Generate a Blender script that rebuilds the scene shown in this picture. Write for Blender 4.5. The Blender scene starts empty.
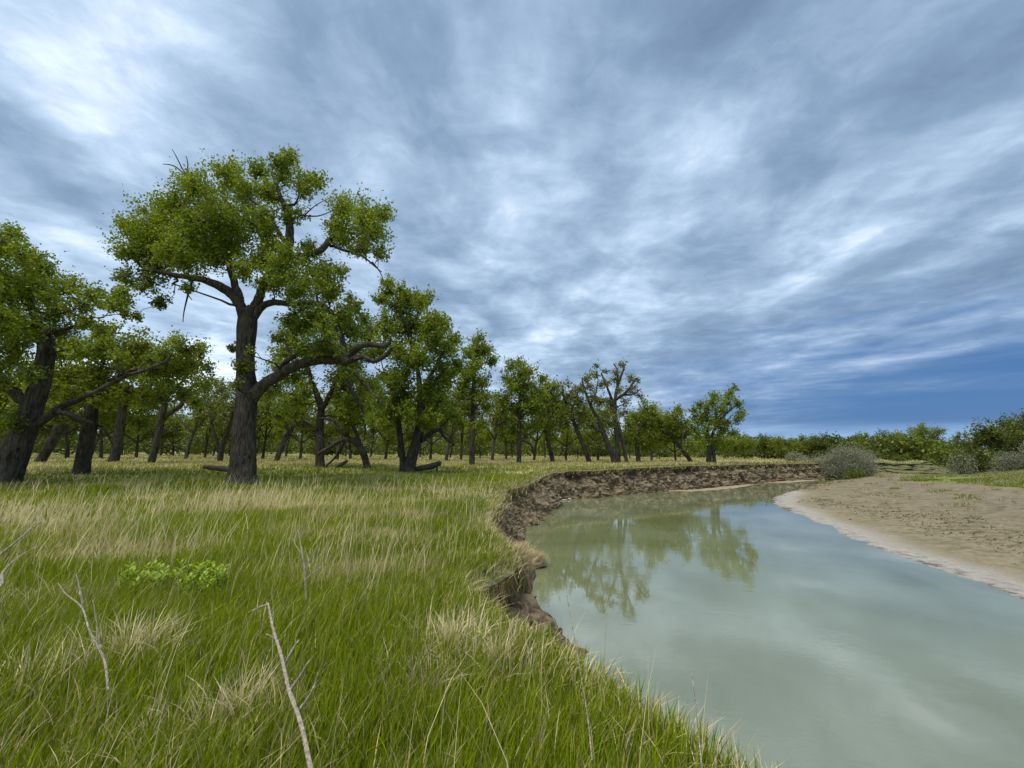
import bpy, math, random
import numpy as np
from mathutils import Vector, Matrix
random.seed(7)
RNG = np.random.default_rng(11)
S = bpy.context.scene
COL = S.collection
R = math.radians

# ------------------------------------------------------------------ camera
F = 420.0
PITCH = math.atan(69.0 / F)
ROLL = -0.007
CAM = np.array([0.0, 0.0, 1.65])
_f = np.array([0, math.cos(PITCH), math.sin(PITCH)])
_u0 = np.array([0, -math.sin(PITCH), math.cos(PITCH)])
_r0 = np.array([1.0, 0, 0])
_r = _r0 * math.cos(ROLL) - _u0 * math.sin(ROLL)
_u = _u0 * math.cos(ROLL) + _r0 * math.sin(ROLL)
WATER = -1.7

def ray(u, v):
    return _f * F + _r * (u - 512) + _u * (384 - v)

def at_z(u, v, z):
    d = ray(u, v)
    return CAM + d * ((z - CAM[2]) / d[2])

def at_y(u, v, y):
    d = ray(u, v)
    return CAM + d * (y / d[1])

cam = bpy.data.cameras.new("camera")
cam.sensor_width = 36
cam.lens = 36 * F / 1024
cam.clip_start = 0.05
cam.clip_end = 20000
co = bpy.data.objects.new("camera", cam)
COL.objects.link(co)
M = Matrix(((_r[0], _u[0], -_f[0], CAM[0]), (_r[1], _u[1], -_f[1], CAM[1]), (_r[2], _u[2], -_f[2], CAM[2]), (0, 0, 0, 1)))
co.matrix_world = M
S.camera = co

# ------------------------------------------------------------------ numpy noise
def _hash(ix, iy, iz, seed):
    h = (ix * 374761393 + iy * 668265263 + iz * 2147483647 + seed * 1274126177) & 0xFFFFFFFF
    h = ((h ^ (h >> 13)) * 1274126177) & 0xFFFFFFFF
    h = ((h ^ (h >> 15)) * 2246822519) & 0xFFFFFFFF
    return ((h ^ (h >> 16)) & 0xFFFFFF) / float(0xFFFFFF)

def vnoise(p, seed=0):
    p = np.asarray(p, float)
    if p.shape[1] == 2:
        p = np.column_stack([p, np.zeros(len(p))])
    i = np.floor(p).astype(np.int64)
    f = p - i
    f = f * f * (3 - 2 * f)
    out = np.zeros(len(p))
    for dx in (0, 1):
        for dy in (0, 1):
            for dz in (0, 1):
                w = (f[:, 0] if dx else 1 - f[:, 0]) * (f[:, 1] if dy else 1 - f[:, 1]) * (f[:, 2] if dz else 1 - f[:, 2])
                out += w * _hash(i[:, 0] + dx, i[:, 1] + dy, i[:, 2] + dz, seed)
    return out * 2 - 1

def fbm(p, octv=4, seed=0):
    p = np.asarray(p, float)
    o = np.zeros(len(p)); a = 1; t = 0
    for k in range(octv):
        o += a * vnoise(p * 2 ** k + 17.3 * k, seed + k); t += a; a *= .5
    return o / t

def sstep(a, b, x):
    t = np.clip((np.asarray(x, float) - a) / (b - a), 0, 1)
    return t * t * (3 - 2 * t)

# ------------------------------------------------------------------ mesh helpers
def make_mesh(name, V, quads=None, tris=None, smooth=False, attrs=None):
    me = bpy.data.meshes.new(name)
    V = np.asarray(V, np.float32)
    me.vertices.add(len(V)); me.vertices.foreach_set("co", V.ravel())
    idx, tot = [], []
    if quads is not None and len(quads):
        q = np.asarray(quads, np.int32); idx.append(q.ravel()); tot.append(np.full(len(q), 4))
    if tris is not None and len(tris):
        t = np.asarray(tris, np.int32); idx.append(t.ravel()); tot.append(np.full(len(t), 3))
    idx = np.concatenate(idx); tot = np.concatenate(tot).astype(np.int32)
    me.loops.add(len(idx)); me.loops.foreach_set("vertex_index", idx.astype(np.int32))
    me.polygons.add(len(tot))
    st = np.concatenate([[0], np.cumsum(tot)[:-1]]).astype(np.int32)
    me.polygons.foreach_set("loop_start", st)
    me.polygons.foreach_set("loop_total", tot)
    me.polygons.foreach_set("use_smooth", np.full(len(tot), smooth))
    me.update(calc_edges=True)
    for k, a in (attrs or {}).items():
        a = np.asarray(a, np.float32)
        if a.ndim == 2:
            at = me.attributes.new(k, 'FLOAT_COLOR', 'POINT')
            if a.shape[1] == 3: a = np.column_stack([a, np.ones(len(a), np.float32)])
            at.data.foreach_set("color", a.astype(np.float32).ravel())
        else:
            at = me.attributes.new(k, 'FLOAT', 'POINT')
            at.data.foreach_set("value", a)
    return me

def link(name, me, mat, parent=None, **props):
    o = bpy.data.objects.new(name, me)
    COL.objects.link(o)
    if mat is not None and me is not None and not me.materials: me.materials.append(mat)
    if parent is not None: o.parent = parent
    for k, v in props.items():
        if v is not None: o[k] = v
    return o

def empty(name, loc, label=None, category=None, group=None):
    o = bpy.data.objects.new(name, None)
    o.empty_display_size = .3
    COL.objects.link(o); o.location = Vector([float(c) for c in loc])
    if label: o['label'] = label
    if category: o['category'] = category
    if group: o['group'] = group
    return o

# ------------------------------------------------------------------ materials
def new_mat(name):
    m = bpy.data.materials.new(name); m.use_nodes = True
    nt = m.node_tree; nt.nodes.clear()
    return m, nt

def N(nt, typ, **kw):
    n = nt.nodes.new(typ)
    for k, v in kw.items():
        if hasattr(n, k) and k not in n.inputs: setattr(n, k, v)
        else:
            n.inputs[k].default_value = v
    return n

def math_n(nt, op, a, b=None, clamp=False):
    n = nt.nodes.new('ShaderNodeMath'); n.operation = op; n.use_clamp = clamp
    for i, x in enumerate((a, b)):
        if x is None: continue
        if isinstance(x, (int, float)): n.inputs[i].default_value = x
        else: nt.links.new(x, n.inputs[i])
    return n.outputs[0]

def mixc(nt, fac, a, b, mode='MIX'):
    n = nt.nodes.new('ShaderNodeMix'); n.data_type = 'RGBA'; n.blend_type = mode
    for i, x in ((0, fac), (6, a), (7, b)):
        if isinstance(x, (int, float)): n.inputs[i].default_value = x
        elif isinstance(x, tuple): n.inputs[i].default_value = (*x, 1) if len(x) == 3 else x
        else: nt.links.new(x, n.inputs[i])
    return n.outputs[2]

def ramp(nt, fac, stops):
    n = nt.nodes.new('ShaderNodeValToRGB')
    el = n.color_ramp.elements
    while len(el) < len(stops): el.new(.5)
    for e, (p, c) in zip(el, stops):
        e.position = p; e.color = (*c, 1) if isinstance(c, tuple) else (c, c, c, 1)
    nt.links.new(fac, n.inputs[0])
    return n.outputs[0]

def noise(nt, vec, scale, detail=4, rough=.55, dist=0):
    n = nt.nodes.new('ShaderNodeTexNoise')
    n.inputs['Scale'].default_value = scale; n.inputs['Detail'].default_value = detail
    n.inputs['Roughness'].default_value = rough; n.inputs['Distortion'].default_value = dist
    if vec is not None: nt.links.new(vec, n.inputs['Vector'])
    return n.outputs['Fac']

def finish(nt, col, rough=.9, bump=None, strength=.5, dist=.02, spec=.2):
    b = nt.nodes.new('ShaderNodeBsdfPrincipled')
    if isinstance(col, tuple): b.inputs['Base Color'].default_value = (*col, 1)
    else: nt.links.new(col, b.inputs['Base Color'])
    b.inputs['Roughness'].default_value = rough
    b.inputs['Specular IOR Level'].default_value = spec
    if bump is not None:
        bn = nt.nodes.new('ShaderNodeBump'); bn.inputs['Strength'].default_value = strength; bn.inputs['Distance'].default_value = dist
        nt.links.new(bump, bn.inputs['Height']); nt.links.new(bn.outputs[0], b.inputs['Normal'])
    o = nt.nodes.new('ShaderNodeOutputMaterial'); nt.links.new(b.outputs[0], o.inputs[0])
    return b

def bark_mat(name, dark, light, scale=1.0):
    m, nt = new_mat(name)
    tc = nt.nodes.new('ShaderNodeTexCoord')
    mp = nt.nodes.new('ShaderNodeMapping'); mp.inputs['Scale'].default_value = (7 * scale, 7 * scale, 1.1 * scale)
    nt.links.new(tc.outputs['Object'], mp.inputs[0])
    n1 = noise(nt, mp.outputs[0], 1.6, 5, .6, 1.0)
    n2 = noise(nt, tc.outputs['Object'], 1.3, 4)
    f = math_n(nt, 'ADD', math_n(nt, 'MULTIPLY', n1, .75), math_n(nt, 'MULTIPLY', n2, .3))
    c = ramp(nt, f, [(.38, dark), (.62, light)])
    finish(nt, c, .95, n1, 1.0, .09, .1)
    return m

def leaf_mat(name, c1, c2, c3, trans=.35):
    """leaves: colour from the per-clump attribute"""
    m, nt = new_mat(name)
    a = nt.nodes.new('ShaderNodeAttribute'); a.attribute_name = 'tone'
    col = ramp(nt, a.outputs['Fac'], [(0, c1), (.5, c2), (1, c3)])
    d = nt.nodes.new('ShaderNodeBsdfDiffuse'); nt.links.new(col, d.inputs[0])
    t = nt.nodes.new('ShaderNodeBsdfTranslucent')
    tc = mixc(nt, .5, col, (1.0, 1.0, .25), 'MULTIPLY'); nt.links.new(tc, t.inputs[0])
    g = nt.nodes.new('ShaderNodeBsdfGlossy'); g.inputs['Roughness'].default_value = .45; g.inputs[0].default_value = (.6, .65, .6, 1)
    mx = nt.nodes.new('ShaderNodeMixShader'); mx.inputs[0].default_value = trans
    nt.links.new(d.outputs[0], mx.inputs[1]); nt.links.new(t.outputs[0], mx.inputs[2])
    m2 = nt.nodes.new('ShaderNodeMixShader'); m2.inputs[0].default_value = .04
    nt.links.new(mx.outputs[0], m2.inputs[1]); nt.links.new(g.outputs[0], m2.inputs[2])
    o = nt.nodes.new('ShaderNodeOutputMaterial'); nt.links.new(m2.outputs[0], o.inputs[0])
    return m

def blade_mat(name, trans=.3):
    m, nt = new_mat(name)
    a = nt.nodes.new('ShaderNodeAttribute'); a.attribute_name = 'col'
    d = nt.nodes.new('ShaderNodeBsdfDiffuse'); nt.links.new(a.outputs['Color'], d.inputs[0])
    t = nt.nodes.new('ShaderNodeBsdfTranslucent'); nt.links.new(a.outputs['Color'], t.inputs[0])
    mx = nt.nodes.new('ShaderNodeMixShader'); mx.inputs[0].default_value = trans
    nt.links.new(d.outputs[0], mx.inputs[1]); nt.links.new(t.outputs[0], mx.inputs[2])
    o = nt.nodes.new('ShaderNodeOutputMaterial'); nt.links.new(mx.outputs[0], o.inputs[0])
    return m

BARK = bark_mat('bark', (.012, .0105, .009), (.105, .092, .076))
BARK_FAR = bark_mat('bark_far', (.018, .015, .012), (.11, .095, .077), .7)
DEAD = bark_mat('dead_wood', (.42, .37, .28), (.72, .65, .52), 4)
LOGM = bark_mat('log_bark', (.035, .03, .025), (.16, .14, .12), 1.5)
LEAF = leaf_mat('leaf_cottonwood', (.085, .120, .008), (.185, .245, .012), (.31, .375, .018), .48)
LEAF_BRIGHT = leaf_mat('leaf_bright', (.13, .165, .010), (.20, .25, .014), (.28, .33, .022), .55)
LEAF_PALE = leaf_mat('leaf_pale', (.12, .145, .028), (.18, .205, .045), (.25, .27, .07))
LEAF_DARK = leaf_mat('leaf_far', (.065, .090, .012), (.105, .135, .016), (.165, .195, .026))
LEAF_SILVER = leaf_mat('leaf_silver', (.13, .13, .09), (.23, .235, .165), (.34, .34, .25), .3)
LEAF_FORB = leaf_mat('leaf_forb', (.12, .20, .012), (.20, .30, .018), (.31, .40, .03), .4)
BLADE = blade_mat('grass_blade')

# ------------------------------------------------------------------ terrain
lip_px = [(559,469),(541,475),(530,480),(518,485),(513,490),(507,502),(498,512),(499,532),(516,545),(521,560),(500,573),(475,584),(478,602),(505,626),(545,648),(590,677),(640,714),(700,756)]
far_px = [(870,459.4),(820,459.9),(760,460.9),(700,462),(650,464),(600,466.5)]

def plateau(x, y):
    x = np.asarray(x, float); y = np.asarray(y, float)
    d = np.hypot(x, y)
    z = .52 * sstep(11, 48, d)
    p = np.column_stack([x.ravel() * .35, y.ravel() * .35])
    z = z + (.05 * vnoise(p, 3) + .03 * vnoise(p * 3.1, 5)).reshape(z.shape)
    return z - .12 * (1 - sstep(11, 40, d))

def on_plateau(u, v):
    z = 0.
    for _ in range(12):
        q = at_z(u, v, min(z, 1.5))
        z = .6 * z + .4 * float(plateau(q[:1], q[1:2])[0])
    return at_z(u, v, z)

LIP = [on_plateau(u - (11 if 484 < v < 600 else 4 if v < 660 and u < 560 else 0), v + 3)[:2] for u, v in far_px + lip_px]
LIP = [np.array([420., 330.]), np.array([180., 160.]), np.array([95., 96.]), np.array([64., 68.])] + LIP + [np.array([2.1, 1.2]), np.array([4.2, -1.2]), np.array([9, -6.]), np.array([16, -14.]), np.array([26, -40.]), np.array([40, -160.])]
def resample(P, stepf):
    """Catmull-Rom through P, stepped by stepf(pos)"""
    P = np.array(P); out = []
    for i in range(len(P) - 1):
        p0 = P[max(i - 1, 0)]; p1 = P[i]; p2 = P[i + 1]; p3 = P[min(i + 2, len(P) - 1)]
        L = np.linalg.norm(p2 - p1); n = max(1, int(math.ceil(L / stepf((p1 + p2) / 2))))
        for k in range(n):
            t = k / n
            out.append(.5 * ((2 * p1) + (-p0 + p2) * t + (2 * p0 - 5 * p1 + 4 * p2 - p3) * t * t + (-p0 + 3 * p1 - 3 * p2 + p3) * t ** 3))
    out.append(P[-1]); return np.array(out)

LIPc = resample(LIP, lambda p: .35 + .012 * np.hypot(*p))
bar_px = [(866,474.5),(848,477.5),(830,481),(808,487),(788,492),(771,498.5),(776,506),(812,521),(850,538),(900,556),(960,577),(1024,600),(1130,645)]
BAR = [at_z(u, v, WATER)[:2] for u, v in bar_px]
NFRONT = 4
BAR = [np.array([440., 320.]), np.array([190., 152.]), np.array([101., 91.]), np.array([66., 66.])] + BAR + [np.array([12., 4.5]), np.array([15., -2.]), np.array([26., -14.]), np.array([40., -40.]), np.array([60., -160.])]
BARf = resample(BAR[8:], lambda p: .5 + .015 * np.hypot(*p))
BARc = resample(BAR, lambda p: .5 + .015 * np.hypot(*p))
RIVER = np.vstack([LIPc, BARc[::-1]])
BANKSIDE = np.vstack([BARc, [[2000., -160.], [2000., 1400.]]])

def inside(poly, X, Y):
    r = np.zeros(len(X), bool)
    x1, y1 = poly[:, 0], poly[:, 1]; x2, y2 = np.roll(x1, -1), np.roll(y1, -1)
    for a, b, c, d in zip(x1, y1, x2, y2):
        if b == d: continue
        hit = ((b > Y) != (d > Y)) & (X < (c - a) * (Y - b) / (d - b) + a)
        r ^= hit
    return r

def dist(line, X, Y):
    out = np.full(len(X), 1e9)
    for a, b in zip(line[:-1], line[1:]):
        ab = b - a; L2 = max(ab @ ab, 1e-9)
        t = np.clip(((X - a[0]) * ab[0] + (Y - a[1]) * ab[1]) / L2, 0, 1)
        d = np.hypot(X - a[0] - t * ab[0], Y - a[1] - t * ab[1])
        np.minimum(out, d, out)
    return out

def terrain(X, Y, inset=True):
    X = np.asarray(X, float); Y = np.asarray(Y, float)
    riv = inside(RIVER, X, Y); bar = inside(BANKSIDE, X, Y)
    dl = dist(LIPc, X, Y); db = dist(BARc, X, Y)
    rr = np.hypot(X, Y)
    db0 = db; db = np.where(bar, np.minimum(dist(BARf, X, Y), db + 9), db)
    z = plateau(X, Y)
    p2 = np.column_stack([X, Y])
    # far ground and hills
    z = z + 1.2 * sstep(90, 400, rr) + sstep(300, 1500, rr) * (10 + 16 * fbm(p2 / 500., 3, 9))
    if inset:
        w = np.maximum(.35, .03 * rr)
        cut = (~riv) & (~bar) & (dl < w)
        z = np.where(cut, -2.6, z)
    n1 = fbm(p2 * .5, 3, 21); n2 = fbm(p2 * 2.3, 3, 25)
    ang = X / np.maximum(Y, .1)
    hump = sstep(.93, 1.22, np.where(Y < .1, 9, ang)) * sstep(15, 40, db) * 2.1 * (1 - sstep(80, 140, rr) * .4)
    low = sstep(12, 60, db) * 1.0
    zb = WATER + .035 * np.minimum(np.minimum(db0, db), 2) + .62 * sstep(1.2, 16, db) * sstep(0, 4, db0) + hump + low * .9 + .05 * n1 * sstep(1, 6, db) + .035 * n2 * sstep(1, 4, db) + .028 * fbm(p2 * 1.1, 3, 27) * (1 - sstep(2, 6, np.minimum(db, db0)))
    # cut channels
    zb = zb + 1.2 * sstep(90, 400, rr) + sstep(300, 1500, rr) * (10 + 16 * fbm(p2 / 500., 3, 9))
    z = np.where(bar, zb, z)
    zr = np.maximum(-3.0, WATER - .02 - .09 * db)
    # shallow mud shelf below the far bank
    z = np.where(riv, zr, z)
    return z, riv, bar, dl, db, rr

def terr(x, y):
    return float(terrain(np.array([x]), np.array([y]), False)[0][0])

rad = [0.0 + .25]
while rad[-1] < 5200: rad.append(rad[-1] * (1.016 if rad[-1] < 90 else 1.05))
rad = np.array(rad)
a1 = np.arange(-62, 62.01, .2); a2 = np.arange(64, 297.9, 2.0)
ang = np.radians(np.concatenate([a1, a2]))
RR, AA = np.meshgrid(rad, ang, indexing='ij')
X = (RR * np.sin(AA)).ravel(); Y = (RR * np.cos(AA)).ravel()
Z, riv, bar, dl, db, rr = terrain(X, Y)
nr, na = RR.shape
ii = np.arange(nr - 1)[:, None] * na; jj = np.arange(na)[None, :]; j2 = (jj + 1) % na
quads = np.stack([ii + jj, ii + na + jj, ii + na + j2, ii + j2], -1).reshape(-1, 4)[:, ::-1]
V = np.column_stack([X, Y, Z])
V = np.vstack([V, [0, 0, float(terr(0, 0))]])
cidx = len(V) - 1
tris = np.stack([np.full(na, cidx), np.arange(na), (np.arange(na) + 1) % na], -1)[:, ::-1]
barf = bar.astype(float)
greenR = np.clip(sstep(15.5, 19, db + 1.2 * fbm(np.column_stack([X, Y]) * .3, 3, 40)), 0, 1)
me = make_mesh('ground', V, quads, tris, True, {'bar': np.append(barf, 0), 'bd': np.append(db, 50), 'green': np.append(greenR, 0), 'wet': np.append(riv.astype(float), 0)})

m, nt = new_mat('ground')
tc = nt.nodes.new('ShaderNodeTexCoord')
P = tc.outputs['Object']
def attr(nt, n):
    a = nt.nodes.new('ShaderNodeAttribute'); a.attribute_name = n; return a.outputs['Fac']
nA = noise(nt, P, .25, 5, .6); nB = noise(nt, P, 3.0, 6, .65); nC = noise(nt, P, 14, 4, .6)
meadow = ramp(nt, math_n(nt, 'ADD', math_n(nt, 'MULTIPLY', nA, .6), math_n(nt, 'MULTIPLY', nB, .4)), [(.34, (.08, .12, .018)), (.48, (.20, .21, .06)), (.58, (.42, .37, .19))])
bd = attr(nt, 'bd')
bdn = math_n(nt, 'ADD', bd, math_n(nt, 'ADD', math_n(nt, 'MULTIPLY', math_n(nt, 'SUBTRACT', nA, .5), 3.0), math_n(nt, 'MULTIPLY', math_n(nt, 'SUBTRACT', nB, .5), 3.2)))
sand = ramp(nt, math_n(nt, 'DIVIDE', bdn, 20.0), [(0, (.17, .14, .10)), (.010, (.31, .295, .27)), (.05, (.36, .34, .305)), (.10, (.26, .225, .145)), (.30, (.25, .21, .135)), (.6, (.235, .198, .135)), (1, (.25, .21, .14))])
mp = nt.nodes.new('ShaderNodeMapping'); mp.inputs['Rotation'].default_value = (0, 0, R(38)); mp.inputs['Scale'].default_value = (1.0, 2.2, 1)
nt.links.new(P, mp.inputs[0])
nT = noise(nt, mp.outputs[0], .8, 8, .75, .9)
clod = ramp(nt, nT, [(.48, 0.0), (.58, 1.0)])
clodf = math_n(nt, 'MULTIPLY', clod, math_n(nt, 'MULTIPLY', ramp(nt, math_n(nt, 'DIVIDE', bd, 20.0), [(.06, 0.0), (.16, 1.0)]), .62))
sand = mixc(nt, clodf, sand, (.085, .082, .035))
sand = mixc(nt, .45, sand, ramp(nt, nB, [(.34, .30), (.62, 1.0)]), 'MULTIPLY')
sand = mixc(nt, .22, sand, ramp(nt, nC, [(.38, .25), (.62, 1.0)]), 'MULTIPLY')
gR = ramp(nt, nB, [(.35, (.07, .11, .02)), (.5, (.13, .16, .035)), (.68, (.25, .22, .11))])
barc = mixc(nt, attr(nt, 'green'), sand, gR)
c = mixc(nt, attr(nt, 'bar'), meadow, barc)
c = mixc(nt, attr(nt, 'wet'), c, (.12, .10, .06))
hb = math_n(nt, 'ADD', math_n(nt, 'MULTIPLY', nB, 1.0), math_n(nt, 'ADD', math_n(nt, 'MULTIPLY', nC, .3), math_n(nt, 'MULTIPLY', nT, .8)))
finish(nt, c, .92, hb, .8, .10, .15)
GROUND_MAT = m
link('ground', me, m, kind='structure')

# ------------------------------------------------------------------ river bank face (part of the terrain)
LB = resample(LIP, lambda p: max(.035, .0045 * np.hypot(*p)) if np.hypot(*p) < 110 else 2.5)
keep = np.hypot(LB[:, 0], LB[:, 1]) < 260
LB = LB[keep]
tan = np.gradient(LB, axis=0)
for _ in range(3):   # smooth the direction so that neighbouring profiles do not cross
    k = np.ones(9) / 9
    tan = np.column_stack([np.convolve(np.pad(tan[:, i], 4, 'edge'), k, 'valid') for i in (0, 1)])
tan /= np.linalg.norm(tan, axis=1)[:, None]
nrm = np.column_stack([-tan[:, 1], tan[:, 0]])
mid = LB + nrm * .3
if inside(RIVER, mid[:, 0], mid[:, 1]).mean() < .5: nrm = -nrm
arc = np.concatenate([[0], np.cumsum(np.linalg.norm(np.diff(LB, axis=0), axis=1))])
rB = np.hypot(LB[:, 0], LB[:, 1])
wB = np.maximum(.35, .03 * rB)
zl = plateau(LB[:, 0], LB[:, 1])
prof = [(-2.6, 'g', -.12), (-1.6, 'g', -.01), (-1.0, 'g', .005), (-.5, 'g', .01), (-.2, 'g', .015), (0, 'g', .01)]
ts = np.linspace(0, 1, 46)
rows = []; tval = []
farb = sstep(90, 55, rB) * 0 + 1.0
soft = sstep(38, 60, LB[:, 0])       # the bank eases off to the right
run = 1.2 + .25 * vnoise(np.column_stack([arc * .25, arc * 0]), 51) + soft * 5.0
for q, _, dz in prof:
    off = q * wB
    P2 = LB + nrm * off[:, None]
    rows.append(np.column_stack([P2, plateau(P2[:, 0], P2[:, 1]) + dz])); tval.append(0)
bot = WATER - .5
for t in ts[1:]:
    over = .17 * math.exp(-((t - .03) / .03) ** 2) - .16 * math.exp(-((t - .16) / .09) ** 2)
    base = t ** 1.15
    zz = zl + (bot - zl) * t
    P2a = LB + nrm * (run * base)[:, None]
    q3 = np.column_stack([P2a, zz])
    blocks = fbm(q3 * np.array([1.3, 1.3, .8]), 2, 61) * .50
    ridg = (1 - np.abs(fbm(q3 * np.array([3.2, 3.2, 1.6]), 3, 64))) ** 2 * .24 - .14
    fine = fbm(q3 * np.array([9, 9, 8]), 3, 67) * .15
    amp = min(1, t * 7)
    scale = 1 + .012 * rB
    o = (run * base + (over + (blocks + ridg + fine) * amp) * np.minimum(scale, 1.6))
    P2 = LB + nrm * o[:, None]
    rows.append(np.column_stack([P2, zz + fine * .5 * amp])); tval.append(t)
rows = np.array(rows)           # (nt, ns, 3)
ntt, ns, _ = rows.shape
ii = np.arange(ntt - 1)[:, None] * ns; jj = np.arange(ns - 1)[None, :]
q = np.stack([ii + jj, ii + jj + 1, ii + ns + jj + 1, ii + ns + jj], -1).reshape(-1, 4)
tv = np.repeat(np.array(tval), ns)
bme = make_mesh('riverbank', rows.reshape(-1, 3), q, None, False, {'t': tv, 'soft': np.tile(soft, ntt)})
m, nt = new_mat('bank_soil')
tc = nt.nodes.new('ShaderNodeTexCoord'); P = tc.outputs['Object']
mp = nt.nodes.new('ShaderNodeMapping'); mp.inputs['Scale'].default_value = (1.3, 1.3, 1.6); nt.links.new(P, mp.inputs[0])
n1 = noise(nt, mp.outputs[0], 1.4, 6, .65, .4); n2 = noise(nt, P, 9, 5, .7)
f = math_n(nt, 'ADD', math_n(nt, 'MULTIPLY', n1, .6), math_n(nt, 'MULTIPLY', n2, .4))
soil = ramp(nt, f, [(.34, (.035, .028, .019)), (.48, (.125, .100, .066)), (.62, (.27, .22, .15))])
soil = mixc(nt, ramp(nt, attr(nt, 't'), [(.66, 0.0), (.78, 1.0)]), soil, (.14, .11, .065))
green = ramp(nt, n2, [(.4, (.06, .10, .02)), (.6, (.17, .17, .07))])
top = ramp(nt, attr(nt, 't'), [(.0, 1.0), (.03, 0.0)])
soil = mixc(nt, top, soil, green)
soil = mixc(nt, math_n(nt, 'MULTIPLY', attr(nt, 'soft'), ramp(nt, n1, [(.45, 0.0), (.55, 1.0)])), soil, green)
finish(nt, soil, .95, f, .9, .08, .1)
link('riverbank', bme, m, kind='structure')

# ------------------------------------------------------------------ water
xs = np.concatenate([np.linspace(-12, 60, 60), np.linspace(66, 500, 30)]); ys = np.concatenate([np.linspace(-160, -5, 12), np.linspace(-2, 75, 60), np.linspace(80, 190, 12)])
XX, YY = np.meshgrid(xs, ys, indexing='ij')
nq = len(ys)
ii = np.arange(len(xs) - 1)[:, None] * nq; jj = np.arange(nq - 1)[None, :]
q = np.stack([ii + jj, ii + nq + jj, ii + nq + jj + 1, ii + jj + 1], -1).reshape(-1, 4)
wme = make_mesh('river_water', np.column_stack([XX.ravel(), YY.ravel(), np.full(XX.size, WATER)]), q, None, True)
m, nt = new_mat('river_water')
tc = nt.nodes.new('ShaderNodeTexCoord'); P = tc.outputs['Object']
b = nt.nodes.new('ShaderNodeBsdfPrincipled')
nW = noise(nt, P, .22, 3, .5, .5)
body = ramp(nt, nW, [(.35, (.112, .126, .055)), (.6, (.158, .180, .105))])
nt.links.new(body, b.inputs['Base Color'])
b.inputs['Roughness'].default_value = .02
b.inputs['IOR'].default_value = 2.1
b.inputs['Specular IOR Level'].default_value = .8
mp = nt.nodes.new('ShaderNodeMapping'); mp.inputs['Scale'].default_value = (1.0, 1.9, 1); nt.links.new(P, mp.inputs[0])
r1 = noise(nt, mp.outputs[0], 2.2, 3, .5); r2 = noise(nt, mp.outputs[0], 9, 2, .5)
patch = ramp(nt, noise(nt, P, .35, 3, .5), [(.45, 0.15), (.62, 1.0)])
h = math_n(nt, 'ADD', math_n(nt, 'MULTIPLY', math_n(nt, 'MULTIPLY', r1, patch), .6), math_n(nt, 'MULTIPLY', math_n(nt, 'MULTIPLY', r2, patch), .3))
bn = nt.nodes.new('ShaderNodeBump'); bn.inputs['Strength'].default_value = .12; bn.inputs['Distance'].default_value = .03
nt.links.new(h, bn.inputs['Height']); nt.links.new(bn.outputs[0], b.inputs['Normal'])
o = nt.nodes.new('ShaderNodeOutputMaterial'); nt.links.new(b.outputs[0], o.inputs[0])
link('river_water', wme, m, kind='structure')

# mud shelf just breaking the water under the far bank
def mud_bar(pts, w, h, name='mud_bar'):
    L = resample([at_z(u, v, WATER)[:2] for u, v in pts], lambda p: .25)
    n = len(L); rows = []
    tn = np.gradient(L, axis=0); tn /= np.linalg.norm(tn, axis=1)[:, None]; nn = np.column_stack([-tn[:, 1], tn[:, 0]])
    s = np.linspace(0, 1, n); env = np.sin(np.pi * s) ** .6
    for k in np.linspace(-1, 1, 13):
        wv = w * env * (1 + .4 * vnoise(np.column_stack([s * 14, s * 0 + k]), 5))
        P2 = L + nn * (k * wv)[:, None]
        rows.append(np.column_stack([P2, WATER - .06 + h * env * (1 - k * k) + .03 * fbm(np.column_stack([P2 * 2, P2[:, :1] * 0]), 2, 8)]))
    rows = np.array(rows); a, b_, _ = rows.shape
    ii = np.arange(a - 1)[:, None] * b_; jj = np.arange(b_ - 1)[None, :]
    q = np.stack([ii + jj, ii + jj + 1, ii + b_ + jj + 1, ii + b_ + jj], -1).reshape(-1, 4)
    m, nt = new_mat('wet_mud'); tc = nt.nodes.new('ShaderNodeTexCoord')
    nn_ = noise(nt, tc.outputs['Object'], 3, 5)
    finish(nt, ramp(nt, nn_, [(.3, (.16, .13, .085)), (.7, (.34, .29, .2))]), .6, nn_, .5, .05, .4)
    link(name, make_mesh(name, rows.reshape(-1, 3), q, None, True), m, kind='structure')
mud_bar([(634,488.5),(665,490.5),(700,490),(735,486.5),(760,483.5)], .9, .13)
mud_bar([(752,481.5),(775,482.5),(800,480.5),(825,478.5)], 1.3, .14)

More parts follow.
